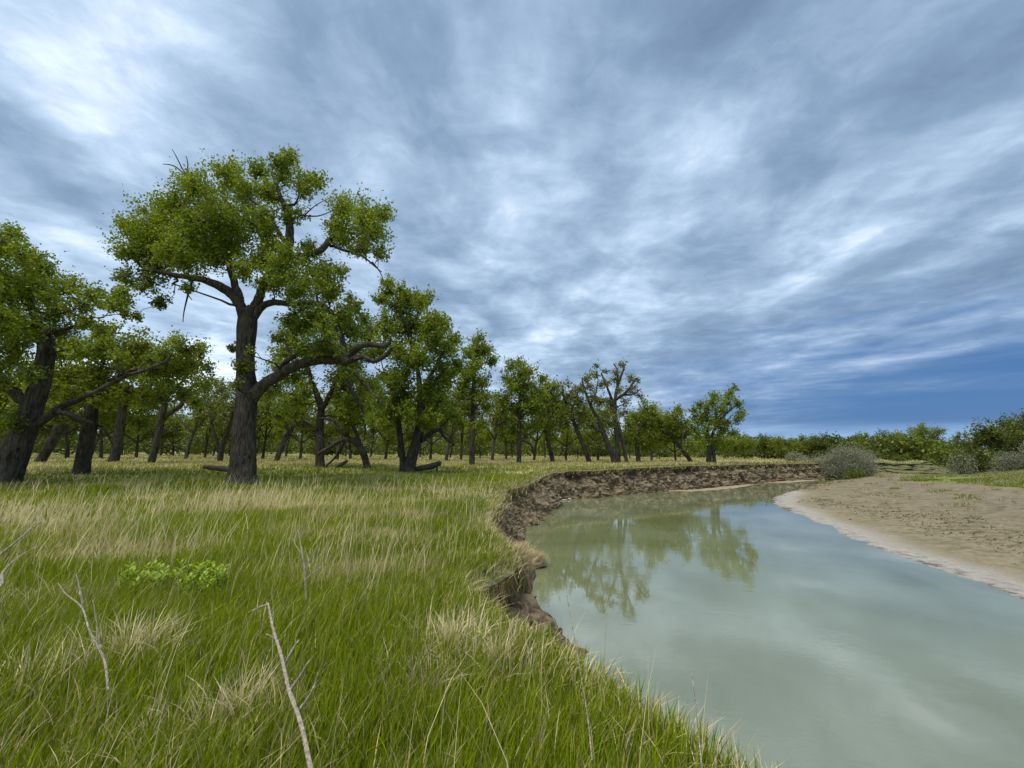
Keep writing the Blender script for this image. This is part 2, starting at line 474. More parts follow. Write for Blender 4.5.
# ------------------------------------------------------------------ grass blades
def blades(pos, h, w, lean, dirn, facing, col, segs, tipcol=None):
    """pos (n,3); returns V, quads, tris, col"""
    n = len(pos)
    ld = np.column_stack([np.cos(dirn), np.sin(dirn)])
    wd = np.column_stack([np.cos(facing), np.sin(facing), np.zeros(n)])
    Vs, Cs = [], []
    L = segs + 1
    for k in range(L):
        t = k / segs
        bend = lean * t ** 1.8
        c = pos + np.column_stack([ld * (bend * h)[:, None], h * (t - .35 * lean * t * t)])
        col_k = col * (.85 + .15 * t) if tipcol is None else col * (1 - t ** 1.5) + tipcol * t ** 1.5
        if k < segs:
            ww = (w * (1 - t ** 1.6) * .5 + w * .06)[:, None]
            Vs += [c - wd * ww, c + wd * ww]; Cs += [col_k, col_k]
        else:
            Vs += [c]; Cs += [col_k]
    per = 2 * segs + 1
    V = np.stack(Vs, 1).reshape(-1, 3); C = np.stack(Cs, 1).reshape(-1, 3)
    b = (np.arange(n) * per)[:, None]
    Q = [np.stack([b[:, 0] + 2 * k, b[:, 0] + 2 * k + 1, b[:, 0] + 2 * k + 3, b[:, 0] + 2 * k + 2], -1) for k in range(segs - 1)]
    Q = np.concatenate(Q) if Q else np.zeros((0, 4), int)
    T = np.stack([b[:, 0] + 2 * segs - 2, b[:, 0] + 2 * segs - 1, b[:, 0] + 2 * segs], -1)
    return V, Q, T, C

def merge(parts):
    o = 0; Vs, Qs, Ts, Cs = [], [], [], []
    for V, Q, T, C in parts:
        Vs.append(V); Qs.append(Q + o); Ts.append(T + o); Cs.append(C); o += len(V)
    return np.concatenate(Vs), np.concatenate(Qs), np.concatenate(Ts), np.concatenate(Cs)

def region_ok(x, y, margin=0.):
    riv = inside(RIVER, x, y); bar = inside(BANKSIDE, x, y)
    dl = dist(LIPc, x, y)
    return (~riv & ~bar), dl, riv, bar

G1 = np.array([.110, .180, .006]); G2 = np.array([.220, .310, .012]); G3 = np.array([.150, .230, .030])
D1 = np.array([.68, .59, .34]); D2 = np.array([.42, .33, .18])
def sample_ring(r0, r1, n, a0=-60, a1=56):
    r = np.sqrt(RNG.uniform(r0 * r0, r1 * r1, n)); a = np.radians(RNG.uniform(a0, a1, n))
    return r * np.sin(a), r * np.cos(a)

def dry_field(x, y):
    p = np.column_stack([x, y])
    r = np.hypot(x, y)
    n = fbm(p * np.array([.45, .8]), 3, 77)
    band = sstep(5.5, 9, r) * (1 - sstep(16, 26, r)) * sstep(2.5, -3, x + (r - 9) * .1)
    far = sstep(30, 45, r)
    return np.clip(.02 + .55 * np.maximum(n - .08, 0) * sstep(1.5, 5, r) + .42 * band * (.5 + 2.6 * n) + .12 * sstep(14, 25, r) * (1 + 3 * n) + .80 * far * (1 + .4 * n), .01, .95)

def grass_zone(r0, r1, n, hmin, hmax, w, segs, clump=14, crad=.13, a0=-60, a1=56):
    nc = n // clump
    cx, cy = sample_ring(r0, r1, nc, a0, a1)
    ok, dl, _, _ = region_ok(cx, cy)
    # a fringe may overhang the edge
    cx, cy = cx[ok], cy[ok]
    nc = len(cx)
    dfc = dry_field(cx, cy); hh = .75 + .35 * fbm(np.column_stack([cx, cy]) * .9, 2, 31)
    cdry = RNG.random(nc) < dfc * .75
    lean0 = RNG.uniform(0, 2 * np.pi, nc)
    i = np.repeat(np.arange(nc), clump); k = len(i)
    x = cx[i] + RNG.normal(0, crad, k); y = cy[i] + RNG.normal(0, crad, k)
    ok, dl, riv, _ = region_ok(x, y)
    ok &= dl > .04
    i = i[ok]; x = x[ok]; y = y[ok]; k = len(i)
    z = plateau(x, y) - .01
    h = RNG.uniform(hmin, hmax, k) * hh[i]
    dry = (cdry[i] & (RNG.random(k) < .8)) | (RNG.random(k) < .07 + .3 * dfc[i])
    big = fbm(np.column_stack([x, y]) * .22, 2, 91)
    mix = np.clip(RNG.random(k) * .7 + .3 + .5 * big, 0, 1)[:, None]
    col = G1 * (1 - mix) + G2 * mix
    gl = (RNG.random(k) < .2)[:, None]; col = np.where(gl, G3 * RNG.uniform(.8, 1.3, (k, 1)), col)
    dm = RNG.random((k, 1)); dc = D1 * dm + D2 * (1 - dm)
    col = np.where(dry[:, None], dc, col) * RNG.uniform(.75, 1.2, (k, 1))
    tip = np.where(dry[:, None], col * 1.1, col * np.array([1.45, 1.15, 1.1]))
    lean = np.abs(RNG.normal(.22, .16, k)) + dry * RNG.uniform(0, .35, k)
    dirn = lean0[i] + RNG.normal(0, .9, k)
    # prevailing lean to the right, as the wind lays it
    dirn = np.where(RNG.random(k) < .45, RNG.normal(.1, .5, k), dirn)
    h = np.where(dry, h * 1.12, h)
    ww = w * RNG.uniform(.6, 1.2, k) * np.where(dry, .7, 1)
    fac = RNG.uniform(0, np.pi, k)
    return blades(np.column_stack([x, y, z]), h, ww, lean, dirn, fac, col, segs, tip)

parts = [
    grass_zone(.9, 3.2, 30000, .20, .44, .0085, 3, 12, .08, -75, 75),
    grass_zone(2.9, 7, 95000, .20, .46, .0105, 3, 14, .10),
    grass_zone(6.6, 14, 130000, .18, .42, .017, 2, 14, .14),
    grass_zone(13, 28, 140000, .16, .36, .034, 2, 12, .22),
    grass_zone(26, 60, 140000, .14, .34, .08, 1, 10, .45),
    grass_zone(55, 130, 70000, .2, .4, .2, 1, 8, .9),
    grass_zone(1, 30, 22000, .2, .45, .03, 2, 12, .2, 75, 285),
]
# seed stalks: tall thin pale ones
def stalks(r0, r1, n, w):
    x, y = sample_ring(r0, r1, n); ok, dl, _, _ = region_ok(x, y); ok &= (dl > .05) & (RNG.random(n) < .15 + dry_field(x, y))
    x, y = x[ok], y[ok]; k = len(x)
    col = D1 * RNG.uniform(.9, 1.45, (k, 1))
    return blades(np.column_stack([x, y, plateau(x, y)]), RNG.uniform(.5, .85, k), np.full(k, w), RNG.uniform(.05, .5, k), RNG.normal(.2, 1.2, k), RNG.uniform(0, 3.1, k), col, 3)
parts += [stalks(1.6, 7, 2200, .004), stalks(6, 16, 8200, .009), stalks(15, 24, 4200, .016)]
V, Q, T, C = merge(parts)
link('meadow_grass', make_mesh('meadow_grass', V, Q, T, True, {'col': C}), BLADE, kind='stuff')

# dry grass hanging over and clinging to the bank
def bank_grass():
    parts = []
    # fringe on the lip
    sel = np.where(rB < 75)[0]
    prob = np.minimum(1, 9 / (rB[sel] + 2)) * np.gradient(arc)[sel]; prob /= prob.sum()
    k = 21000
    s = RNG.choice(sel, k, p=prob)
    off = RNG.normal(-.10, .16, k) * (1 + .02 * rB[s])
    px = LB[s] + nrm[s] * off[:, None]
    z = plateau(px[:, 0], px[:, 1]) - np.maximum(off, 0) * .9
    r = rB[s]
    near = (r < 8)
    dry = RNG.random(k) < np.where(near, .50, .62)
    dm = RNG.random((k, 1)); dc = D1 * dm + D2 * (1 - dm)
    gm = RNG.random((k, 1)); gc = G1 * gm + G2 * (1 - gm)
    col = np.where(dry[:, None], dc, gc)
    outang = np.arctan2(nrm[s][:, 1], nrm[s][:, 0])
    lean = np.where(dry, RNG.uniform(.3, 1.25, k), RNG.uniform(.1, .6, k))
    parts.append(blades(np.column_stack([px, z]), RNG.uniform(.10, .32, k), .007 + .0011 * r, lean, outang + RNG.normal(0, .8, k), RNG.uniform(0, 3.1, k), col, 3))
    # hanging roots and thatch on the face
    k = 52000
    s = RNG.choice(sel, k, p=prob)
    tr = RNG.integers(8, 32, k) ; tr = np.where(RNG.random(k) < .6, RNG.integers(6, 18, k), tr)
    p = rows[tr, s]
    patch = fbm(p * .8, 2, 101) > -.22
    p = p[patch]; s = s[patch]; k = len(p)
    outang = np.arctan2(nrm[s][:, 1], nrm[s][:, 0])
    dm = RNG.random((k, 1)); col = (D2 * .8 * dm + D2 * .3 * (1 - dm)) * RNG.uniform(.6, 1.3, (k, 1))
    b = blades(p + np.column_stack([nrm[s] * .02, np.zeros(k)]), RNG.uniform(.1, .34, k) * -1, .006 + .001 * rB[s], -RNG.uniform(.1, .9, k), outang + RNG.normal(0, .9, k), RNG.uniform(0, 3.1, k), col, 2)
    parts.append(b)
    return parts
V, Q, T, C = merge(bank_grass())
link('bank_grass', make_mesh('bank_grass', V, Q, T, True, {'col': C}), BLADE, kind='stuff')

# grass of the low ground right of the river
def right_grass():
    n = 300000
    r = np.sqrt(RNG.uniform(24 ** 2, 100 ** 2, n)); a = np.radians(RNG.uniform(30, 60, n))
    x, y = r * np.sin(a), r * np.cos(a)
    z, riv, bar, dl, db, rr_ = terrain(x, y, False)
    p = np.column_stack([x, y])
    ed = db + 2.2 * fbm(p * .35, 3, 40)
    spots = fbm(p * np.array([.7, .7]), 3, 47)
    thin = RNG.random(n)
    ok = bar & ((ed > 17) & (fbm(p * .12, 2, 44) > -.34) | ((db > 8) & (spots > .40) & (thin < .35)))
    x, y, z = x[ok], y[ok], z[ok]; k = len(x)
    dry = RNG.random(k) < .25 + .3 * (fbm(np.column_stack([x, y]) * .2, 2, 48) > .1)
    mx = RNG.random((k, 1)); dm = RNG.random((k, 1))
    col = np.where(dry[:, None], D1 * .8 * dm + D2 * (1 - dm), G1 * (1 - mx) + G2 * mx) * RNG.uniform(.8, 1.2, (k, 1))
    return blades(np.column_stack([x, y, z]), RNG.uniform(.08, .26, k), .0012 * np.hypot(x, y) * RNG.uniform(.6, 1.2, k), RNG.uniform(0, .5, k), RNG.uniform(0, 6.28, k), RNG.uniform(0, 3.1, k), col, 1)
def bar_debris():
    n = 60000
    x = RNG.uniform(11, 60, n); y = RNG.uniform(5, 50, n)
    z, riv, bar, dl, db, rr_ = terrain(x, y, False)
    c, s_ = math.cos(R(-55)), math.sin(R(-55))
    p = np.column_stack([x * c - y * s_, (x * s_ + y * c) * 3.0])
    f = fbm(p * .16, 3, 201) + .6 * fbm(p * .9, 2, 203) + .55 * np.exp(-((db - 4.6) / 1.6) ** 2)
    ok = bar & (db > 1.6) & (f > .36)
    x, y, z = x[ok], y[ok], z[ok]; k = len(x)
    t = RNG.random((k, 1)); col = np.array([.11, .10, .035]) * t + np.array([.16, .12, .065]) * (1 - t)
    return blades(np.column_stack([x, y, z - .01]), RNG.uniform(.02, .075, k), RNG.uniform(.05, .16, k), RNG.uniform(.2, 1.2, k), RNG.uniform(0, 6.28, k), RNG.uniform(0, 3.1, k), col, 1)
V, Q, T, C = bar_debris()
link('sandbar_debris', make_mesh('sandbar_debris', V, Q, T, True, {'col': C}), BLADE, kind='stuff')
V, Q, T, C = right_grass()
link('sandbar_grass', make_mesh('sandbar_grass', V, Q, T, True, {'col': C}), BLADE, kind='stuff')

# ------------------------------------------------------------------ trees
def tube(path, radii, sides=8, cap=True, rough=0.0, seed=0):
    P = np.array(path, float); r = np.array(radii, float)
    n = len(P)
    tn = np.gradient(P, axis=0); tn /= np.maximum(np.linalg.norm(tn, axis=1), 1e-9)[:, None]
    ref = np.array([.31, .87, .12]) if abs(tn[0][1]) < .8 else np.array([1., 0, .1])
    Vs = []
    for i in range(n):
        a = ref - tn[i] * (ref @ tn[i]); a /= max(np.linalg.norm(a), 1e-9); b = np.cross(tn[i], a); ref = a
        th = np.linspace(0, 2 * np.pi, sides, endpoint=False)
        ring = P[i] + r[i] * (np.cos(th)[:, None] * a + np.sin(th)[:, None] * b)
        Vs.append(ring)
    V = np.array(Vs).reshape(-1, 3)
    if rough:
        c = np.repeat(P, sides, 0); d = V - c
        V = c + d * (1 + rough * fbm(V * np.array([2.2, 2.2, .5]) + seed, 3, 3) + rough * .6 * fbm(V * np.array([8, 8, 1.2]) + seed, 2, 5))[:, None]
    ii = np.arange(n - 1)[:, None] * sides; jj = np.arange(sides)[None, :]; j2 = (jj + 1) % sides
    Q = np.stack([ii + jj, ii + j2, ii + sides + j2, ii + sides + jj], -1).reshape(-1, 4)
    V = np.vstack([V, P[-1] + tn[-1] * r[-1]]); t = len(V) - 1
    T = np.stack([(n - 1) * sides + np.arange(sides), (n - 1) * sides + (np.arange(sides) + 1) % sides, np.full(sides, t)], -1)
    return V, Q, T

def tubes_mesh(name, lst):
    o = 0; Vs, Qs, Ts = [], [], []
    for V, Q, T in lst:
        Vs.append(V); Qs.append(Q + o); Ts.append(T + o); o += len(V)
    return make_mesh(name, np.vstack(Vs), np.vstack(Qs), np.vstack(Ts), True)

def smooth_path(pts, step):
    """pts (n,4): x y z r"""
    return resample(pts, lambda p: step)

def leaves_mesh(name, cen, size, tone, rng):
    n = len(cen)
    a = rng.normal(size=(n, 3)); a /= np.linalg.norm(a, axis=1)[:, None]
    nrm_ = rng.normal(size=(n, 3)) + np.array([0, 0, .7])
    b = np.cross(nrm_, a); b /= np.linalg.norm(b, axis=1)[:, None]
    s = size[:, None]
    fold = np.cross(a, b) * s * .18
    v0 = cen - a * s * .55; v2 = cen + a * s * .55; v1 = cen + b * s * .42 + fold; v3 = cen - b * s * .42 + fold
    V = np.stack([v0, v1, v2, v3], 1).reshape(-1, 3)
    k = np.arange(n) * 4
    T = np.concatenate([np.stack([k, k + 1, k + 2], -1), np.stack([k, k + 2, k + 3], -1)])
    return make_mesh(name, V, None, T, False, {'tone': np.repeat(tone, 4)})

def build_tree(root, stems, blobs, leaf_mat_, bark, leaf=.16, dens=1.0, rng=None, limbs=(), twig_r=.012, far=False, twigs_extra=(), subn=17, sigma=.24):
    """everything in coordinates relative to root.location; stems/limbs: arrays (n,4); blobs (n,4) centre + radius"""
    base = np.array(root.location)
    rel = lambda a: np.column_stack([np.array(a)[:, :3] - base, np.array(a)[:, 3:]])
    sides = 7 if far else 18
    step = .8 if far else .22
    nodes = []
    tl = []
    for k, s in enumerate(stems):
        p = smooth_path(rel(s), step)
        tl.append(tube(p[:, :3], p[:, 3], sides, rough=.0 if far else .13, seed=k * 3.1)); nodes.append(p)
    link('trunk', tubes_mesh('trunk', tl), bark, root)
    for k, s in enumerate(limbs):
        p = smooth_path(rel(s), step)
        if not far:
            w = rng.normal(size=(len(p), 3)); w = np.column_stack([np.convolve(np.pad(w[:, i], 3, 'edge'), np.ones(7) / 7, 'valid') for i in range(3)])
            p[1:, :3] += w[1:] * .10
        link('limb', tubes_mesh('limb', [tube(p[:, :3], p[:, 3], max(6, sides - 6), rough=.0 if far else .10, seed=k)]), bark, root)
        nodes.append(p)
    nodes = np.vstack(nodes)
    B = rel(blobs)
    zmin = nodes[:, 2].min()
    zt = np.percentile(nodes[:, 2], 35)
    cand = nodes[nodes[:, 2] > min(zt, 1.8)]
    order = np.argsort(np.linalg.norm(B[:, :3] - cand[:, :3].mean(0), axis=1))
    br = []; LC, LS, LT = [], [], []
    for bi in order:
        c = B[bi, :3]; rad_ = B[bi, 3]
        d = cand[:, :3] - c
        L = np.linalg.norm(d, axis=1)
        cost = L + np.maximum(d[:, 2], 0) * .8 + (cand[:, 3] < .03) * .5
        j = int(np.argmin(cost)); st = cand[j]
        r0 = min(st[3] * .62, .018 * L[j] + .025 + .02 * rad_)
        if L[j] > .1:
            v = c - st[:3]
            mid_ = st[:3] + v * .5 + np.array([0, 0, -.06 * L[j]]) + rng.normal(0, .09, 3) * L[j]
            pts = np.array([np.append(st[:3], r0), np.append(st[:3] + (mid_ - st[:3]) * .5 + rng.normal(0, .05, 3) * L[j], r0 * .85), np.append(mid_, r0 * .68), np.append(c, max(r0 * .38, twig_r))])
            p = resample(pts, lambda q: max(.25, L[j] / 7))
            p[:, 3] = np.maximum(p[:, 3], twig_r * .8)
            br.append(tube(p[:, :3], p[:, 3], 5 if far else 7))
            cand = np.vstack([cand, p[1:]])
        # sub clumps
        nsub = subn
        u = rng.normal(size=(nsub, 3)); u /= np.linalg.norm(u, axis=1)[:, None]
        rr_ = rad_ * rng.uniform(.3, 1.12, nsub)
        sp = c + u * rr_[:, None] * np.array([1, 1, .85])
        for q in sp:
            if far and rng.random() < .5: continue
            m_ = (c + q) / 2 + rng.normal(0, .08, 3) * rad_
            br.append(tube([c, m_, q], [twig_r * 1.1, twig_r * .9, twig_r * .4], 3))
        btone = rng.uniform(-.18, .18)
        nl = int(dens * 17. * rad_ ** 2 / leaf ** 2)
        k = rng.integers(0, nsub, nl)
        sg = rad_ * sigma
        up_ = u * .8 + np.array([0, 0, .55])
        cen = sp[k] + rng.normal(size=(nl, 3)) * sg * rng.uniform(.5, 1.1, (nsub, 1))[k] + up_[k] * (rng.normal(size=(nl, 1)) * sg * 1.1)
        ct = rng.uniform(-.22, .22, nsub)
        LC.append(cen); LS.append(leaf * rng.uniform(.6, 1.25, nl)); LT.append(np.clip(.45 + btone + ct[k] + rng.normal(0, .12, nl), 0, 1))
    for e in twigs_extra:
        p = smooth_path(rel(e), .3); br.append(tube(p[:, :3], p[:, 3], 5))
    if br:
        link('branches', tubes_mesh('branches', br), bark, root, kind='stuff')
    if LC:
        link('crown', leaves_mesh('crown', np.vstack(LC), np.concatenate(LS), np.concatenate(LT), rng), leaf_mat_, root)
    return root

def px_path(pts, Y, base=None, dy0=0, dy1=0):
    """(u,v,width px) at depth Y (+ a drift in depth) -> x y z r"""
    out = []; n = len(pts)
    for i, q in enumerate(pts):
        u, v, w = q[:3]; y = Y + dy0 + (dy1 - dy0) * (i / max(n - 1, 1)) ** 1.3
        p = at_y(u, v, y); out.append([*p, w * .5 * y / F])
    return np.array(out)

def root_at(u, Y):
    d = ray(u, 465); x = d[0] / d[1] * Y
    return np.array([x, Y, terr(x, Y) - .03])

def auto_blobs(u0, u1, v0, v1, Y, n, rng, rmin=.12, rmax=.2, depth=.9):
    """blobs filling an upright egg whose outline on the picture is the given box"""
    a = at_y((u0 + u1) / 2, (v0 + v1) / 2, Y)
    rx = (u1 - u0) / 2 / F * Y; rz = (v1 - v0) / 2 / F * Y
    out = []
    while len(out) < n:
        q = rng.uniform(-1, 1, 3)
        L = np.linalg.norm(q)
        if L > 1 or L < .35: continue
        r_ = rng.uniform(rmin, rmax) * (rx + rz)
        q = q * np.array([rx - r_ * .5, (rx - r_ * .5) * depth, rz - r_ * .5])
        out.append([a[0] + q[0], a[1] + q[1], a[2] + q[2], r_])
    return np.array(out)

def px_blobs(lst, Y, rng, thick=3.0, extra=2):
    out = []
    cu = np.mean([b[0] for b in lst]); cw = np.ptp([b[0] for b in lst]) / 2 + 1e-3
    for u, v, r_ in lst:
        e = math.sqrt(max(0, 1 - min(1, abs(u - cu) / cw) ** 2))
        for k in range(extra + 1):
            dy = rng.uniform(-1, 1) * thick * (.25 + .75 * e)
            y = Y + dy
            ju, jv = (0, 0) if k == 0 else (rng.uniform(-.6, .6) * r_, rng.uniform(-.5, .5) * r_)
            p = at_y(u + ju, v + jv, y)
            out.append([*p, r_ * y / F * (1 if k == 0 else .85)])
    return np.array(out)

rg = lambda s: np.random.default_rng(s)
GA = None
# --- the great cottonwood -------------------------------------------------------------
Y = 20.8
b0 = root_at(242, Y)
t = empty('cottonwood_tree', b0, 'largest old cottonwood, thick furrowed trunk, one low arching limb reaching right over the meadow', 'tree')
trunk = px_path([(241,486,42),(242,478,32),(243,468,28),(244,445,25),(245,420,24),(246,395,23),(246,370,20),(246,345,20),(247,325,22),(248,312,20)], Y)
limbs = [
 px_path([(247,325,15),(239,303,12),(224,289,11),(203,281,9),(183,277,7),(160,272,4.5),(140,268,2.5)], Y, dy0=0, dy1=-1.5),
 px_path([(243,315,12),(236,290,9),(226,257,7),(207,226,4),(195,205,2)], Y, dy1=1.8),
 px_path([(249,318,13),(257,300,11),(272,272,9),(287,252,9),(290,232,10),(285,208,7),(279,192,5),(272,172,2.5)], Y, dy1=-.5),
 px_path([(287,246,6),(276,226,5),(262,208,4),(250,196,2.5)], Y, dy0=-.2, dy1=1),
 px_path([(283,258,6),(305,254,6),(321,251,8),(332,238,7),(342,224,4),(350,212,2)], Y, dy0=-.1, dy1=1.0),
 px_path([(330,246,4),(350,251,3.5),(366,259,2.5),(382,272,1)], Y, dy0=.6, dy1=.8),
 px_path([(251,322,12),(262,306,10),(275,301,9),(296,302,8),(315,303,8),(328,309,8),(336,322,8),(341,338,8),(343,354,9),(343,362,8)], Y, dy1=-1.2),
 px_path([(246,402,20),(262,387,17),(280,373,15),(298,364,14),(318,361,13),(340,359,12),(354,351,9),(368,345,8),(386,345,7),(391,338,4)], Y, dy1=-1.2),
 px_path([(338,359,8),(350,362,7),(362,357,6),(373,361,6),(388,353,5),(392,348,3)], Y, dy0=-1, dy1=-2.2),
 px_path([(342,360,8),(346,376,6),(352,392,5),(360,408,4),(365,425,2.5),(368,440,1.2)], Y, dy0=-1, dy1=-.6),
 px_path([(345,366,5),(358,376,4),(370,392,3),(380,404,1.5)], Y, dy0=-1, dy1=-1.8),
 px_path([(268,384,7),(282,366,6),(298,354,6),(318,350,6),(338,353,6)], Y, dy0=0, dy1=-.9),
 px_path([(292,352,4),(284,340,3),(272,335,1.5)], Y, dy0=-.2, dy1=.4),
]
trunk[1:, 3] *= .84; trunk[0, 3] *= .9
for q_ in limbs: q_[:, 3] *= .84
limbs[7][:, 3] *= .82; limbs[6][:, 3] *= .85
hb = [(150,232,22),(175,202,19),(200,185,18),(225,174,17),(210,215,28),(180,250,26),(150,266,20),(215,255,26),(244,225,20),(134,228,15),(131,252,14),(240,192,16),(190,228,22),(165,222,20),(225,240,20),
      (285,168,15),(302,186,14),(268,192,15),(318,180,10),(258,170,12),(290,158,9),(294,212,12),(262,215,13),(268,245,12),
      (342,208,15),(362,214,18),(348,233,18),(375,232,16),(382,252,9),(333,226,9),(384,215,10),(362,250,10),
      (290,268,20),(316,270,18),(300,290,17),(332,291,12),(343,272,8),(270,285,16),(242,270,12),(312,250,10),(285,250,10),
      (148,285,9),(122,300,11),(160,303,8),(188,288,7),(137,318,6),(128,280,10),(305,345,12),(318,318,13),(345,312,11),(288,322,10),(335,348,10),(262,262,14),(272,228,12),
      (300,325,11),(330,332,12),(352,330,12),(322,348,9),(278,338,7),(300,308,10),(356,308,8),
      (243,365,8),(239,385,6),(233,348,5),(250,352,5),(345,372,9),(368,382,12),(352,400,10),(380,402,9),(372,420,8)]
tw = [px_path([(212,205,3),(198,190,2.4),(186,176,2),(174,166,1.4),(163,164,.8)], Y, dy1=1), px_path([(190,182,1.8),(182,168,1.4),(176,156,1),(172,149,.6)], Y, dy0=.7, dy1=1),
      px_path([(186,176,1.5),(188,165,1.1),(186,156,.7)], Y, dy0=.8), px_path([(300,215,2),(318,216,1.4),(334,210,.8)], Y), px_path([(305,215,1.5),(316,205,1),(326,200,.6)], Y),
      px_path([(372,262,2),(380,272,1.2),(384,282,.6)], Y), px_path([(192,281,2.5),(188,295,2),(184,312,1.2),(183,322,.8)], Y, dy0=-.8, dy1=-.8), px_path([(186,292,1.5),(192,300,.8)], Y, dy0=-.8)]
build_tree(t, [trunk], px_blobs(hb, Y, rg(1), 3.2), LEAF, BARK, .125, .95, rg(2), limbs, .014, twigs_extra=tw)

# --- leaning tree on the left edge ----------------------------------------------------
Y = 17.8
t = empty('cottonwood_tree', root_at(4, Y), 'big cottonwood leaning right at the left edge, its long bare limb reaching right', 'tree')
st = px_path([(2,500,36),(5,484,29),(12,462,26),(22,435,24),(32,408,21),(40,385,19),(45,362,17),(47,345,16),(42,328,12)], Y)
lm = [px_path([(38,398,13),(26,402,12),(12,390,11),(-4,378,9),(-24,360,7),(-50,335,4)], Y, dy1=-1),
      px_path([(20,436,15),(40,424,13),(56,410,12),(70,402,10),(88,394,8),(108,384,7),(130,376,6),(150,370,5),(168,362,4),(172,354,3)], Y, dy1=-1.5),
      px_path([(56,409,8),(70,414,8),(84,422,7),(92,424,5)], Y, dy0=-.5, dy1=.6),
      px_path([(45,348,10),(34,334,9),(22,322,8),(8,300,6),(-6,280,4)], Y, dy1=1.2),
      px_path([(44,340,8),(50,333,6),(64,330,5),(82,325,4),(92,316,2.5)], Y, dy1=-.8),
      px_path([(43,330,9),(36,308,7),(32,285,5),(28,262,3)], Y, dy1=.5)]
for q_ in [st] + lm: q_[:, 3] *= .84
lm[1][:, 3] *= .68; lm[2][:, 3] *= .7
lb = [(-5,243,18),(20,254,16),(44,272,15),(68,284,13),(90,297,12),(110,303,11),(58,308,16),(30,292,20),(0,280,22),(-32,268,26),(5,322,18),(30,330,14),(62,330,11),(84,322,10),(-24,330,26),(-55,300,32),(-35,385,22),(8,362,12),(122,292,8),(-75,355,28),(12,235,10),(34,256,9),(80,308,10),(-10,300,20),(165,352,7),(150,360,6),(-40,240,22),(124,312,6),(98,330,8),(15,420,12),(-20,420,18),(30,372,12),(70,352,12),(100,345,10),(120,360,9),(10,345,16),(-5,375,16),(48,300,12)]
build_tree(t, [st], px_blobs(lb, Y, rg(3), 3.0), LEAF, BARK, .12, .85, rg(4), lm, .013)

# --- the other trees, each in its own shape -------------------------------------------
# name, label, Y, base u, stems, limbs, crown boxes (u0,u1,v0,v1,n), leaf material, density
def spec_tree(name, label, Y, u, stems, limbs, boxes, lmat, dens=1.0, leaf=None, seed=0, group=None, bark=None, far=False, blobs=None, thick=2.0):
    t = empty(name, root_at(u, Y), label, 'tree', group)
    S_ = [px_path(s, Y, dy1=(random.random() - .5) * 1.5) for s in stems]
    for q_ in S_: q_[:, 3] *= .72
    L_ = [px_path(s, Y, dy0=0, dy1=(random.random() - .5) * 2.4) for s in limbs]
    for q_ in L_: q_[:, 3] *= .8
    B_ = []
    rr_ = rg(seed + 100)
    for (u0, u1, v0, v1, n) in boxes: B_.append(auto_blobs(u0, u1, v0, v1, Y, int(n * 1.7), rr_, .09, .16))
    if blobs: B_.append(px_blobs(blobs, Y, rr_, thick))
    build_tree(t, S_, np.vstack(B_), lmat, bark or BARK, leaf or max(.14, Y * .0046), dens * (.62 if Y > 46 else .8 if Y > 30 else .9), rr_, L_, .02, far=far)
    return t

COT = 'cottonwood_tree'
spec_tree(COT, 'bright green cottonwood with a short thick dark trunk behind the thin flat log left', 24, 84,
  [[(80,484,24),(81,476,19),(84,455,17),(88,435,17),(91,415,16),(93,400,11)]],
  [[(88,424,8),(76,418,7),(64,414,6),(52,416,5)], [(92,412,8),(84,396,7),(74,384,6),(62,368,3)], [(93,402,8),(104,388,7),(120,376,5),(138,366,3)], [(94,400,7),(100,372,5),(104,350,3)],[(96,425,3),(106,432,2.5),(112,445,1.5)]],
  [], LEAF_BRIGHT, .75, .17, 1, blobs=[(88,348,18),(112,342,17),(140,348,18),(168,358,14),(128,366,20),(100,378,18),(154,374,14),(68,372,18),(50,392,14),(186,350,10),(138,392,12),(64,350,14),(80,398,9),(176,372,13),(192,362,10),(120,392,14),(70,395,12),(100,402,11),(160,398,12),(40,365,14),(30,405,14),(54,418,9),(180,392,10)])
spec_tree(COT, 'slim dark cottonwood leaning right just behind the big leaning tree at left edge', 36, 36,
  [[(35,476,15),(38,466,12),(47,450,11),(55,436,10),(60,420,9),(66,404,6)]], [[(60,418,5),(72,404,4),(84,396,3)]], [(20,100,370,422,12)], LEAF_BRIGHT, .7, .2, 2)
spec_tree(COT, 'cottonwood with blackened broken trunk top, right of the thick dark trunk', 38, 113,
  [[(112,472,13),(114,462,11),(118,440,11),(121,420,10),(124,400,9),(126,388,8),(124,384,5)]], [[(122,405,4),(134,396,3),(146,385,2)]], [(98,170,360,412,11)], LEAF_BRIGHT, .75, .22, 3)
spec_tree(COT, 'cottonwood with clearly forked trunk and open crown, between blackened snag and giant tree', 37, 151,
  [[(149,472,12),(151,464,9),(156,445,8),(160,428,8),(163,412,8),(167,396,6),(168,386,4)]],
  [[(162,420,7),(172,412,6),(182,404,5),(186,394,3)], [(163,412,5),(154,406,4),(143,404,3)], [(166,398,5),(160,386,4),(150,378,3)], [(168,396,4),(178,386,3),(190,372,2)]],
  [], LEAF, .8, .19, 4, blobs=[(178,344,12),(198,350,10),(190,368,14),(168,380,12),(204,384,10),(150,380,10),(194,402,8),(160,360,11),(142,392,8),(206,366,8)])
spec_tree(COT, 'small cottonwood, trunk split low in a narrow V, just left of giant trunk', 45, 219,
  [[(218,470,8),(220,462,6.5),(223,445,6),(228,430,6),(234,415,4)], [(219,462,5),(219,450,4.5),(215,436,4),(211,420,4),(210,408,2.5)]], [], [(200,250,368,436,13)], LEAF_PALE, .6, .22, 5)
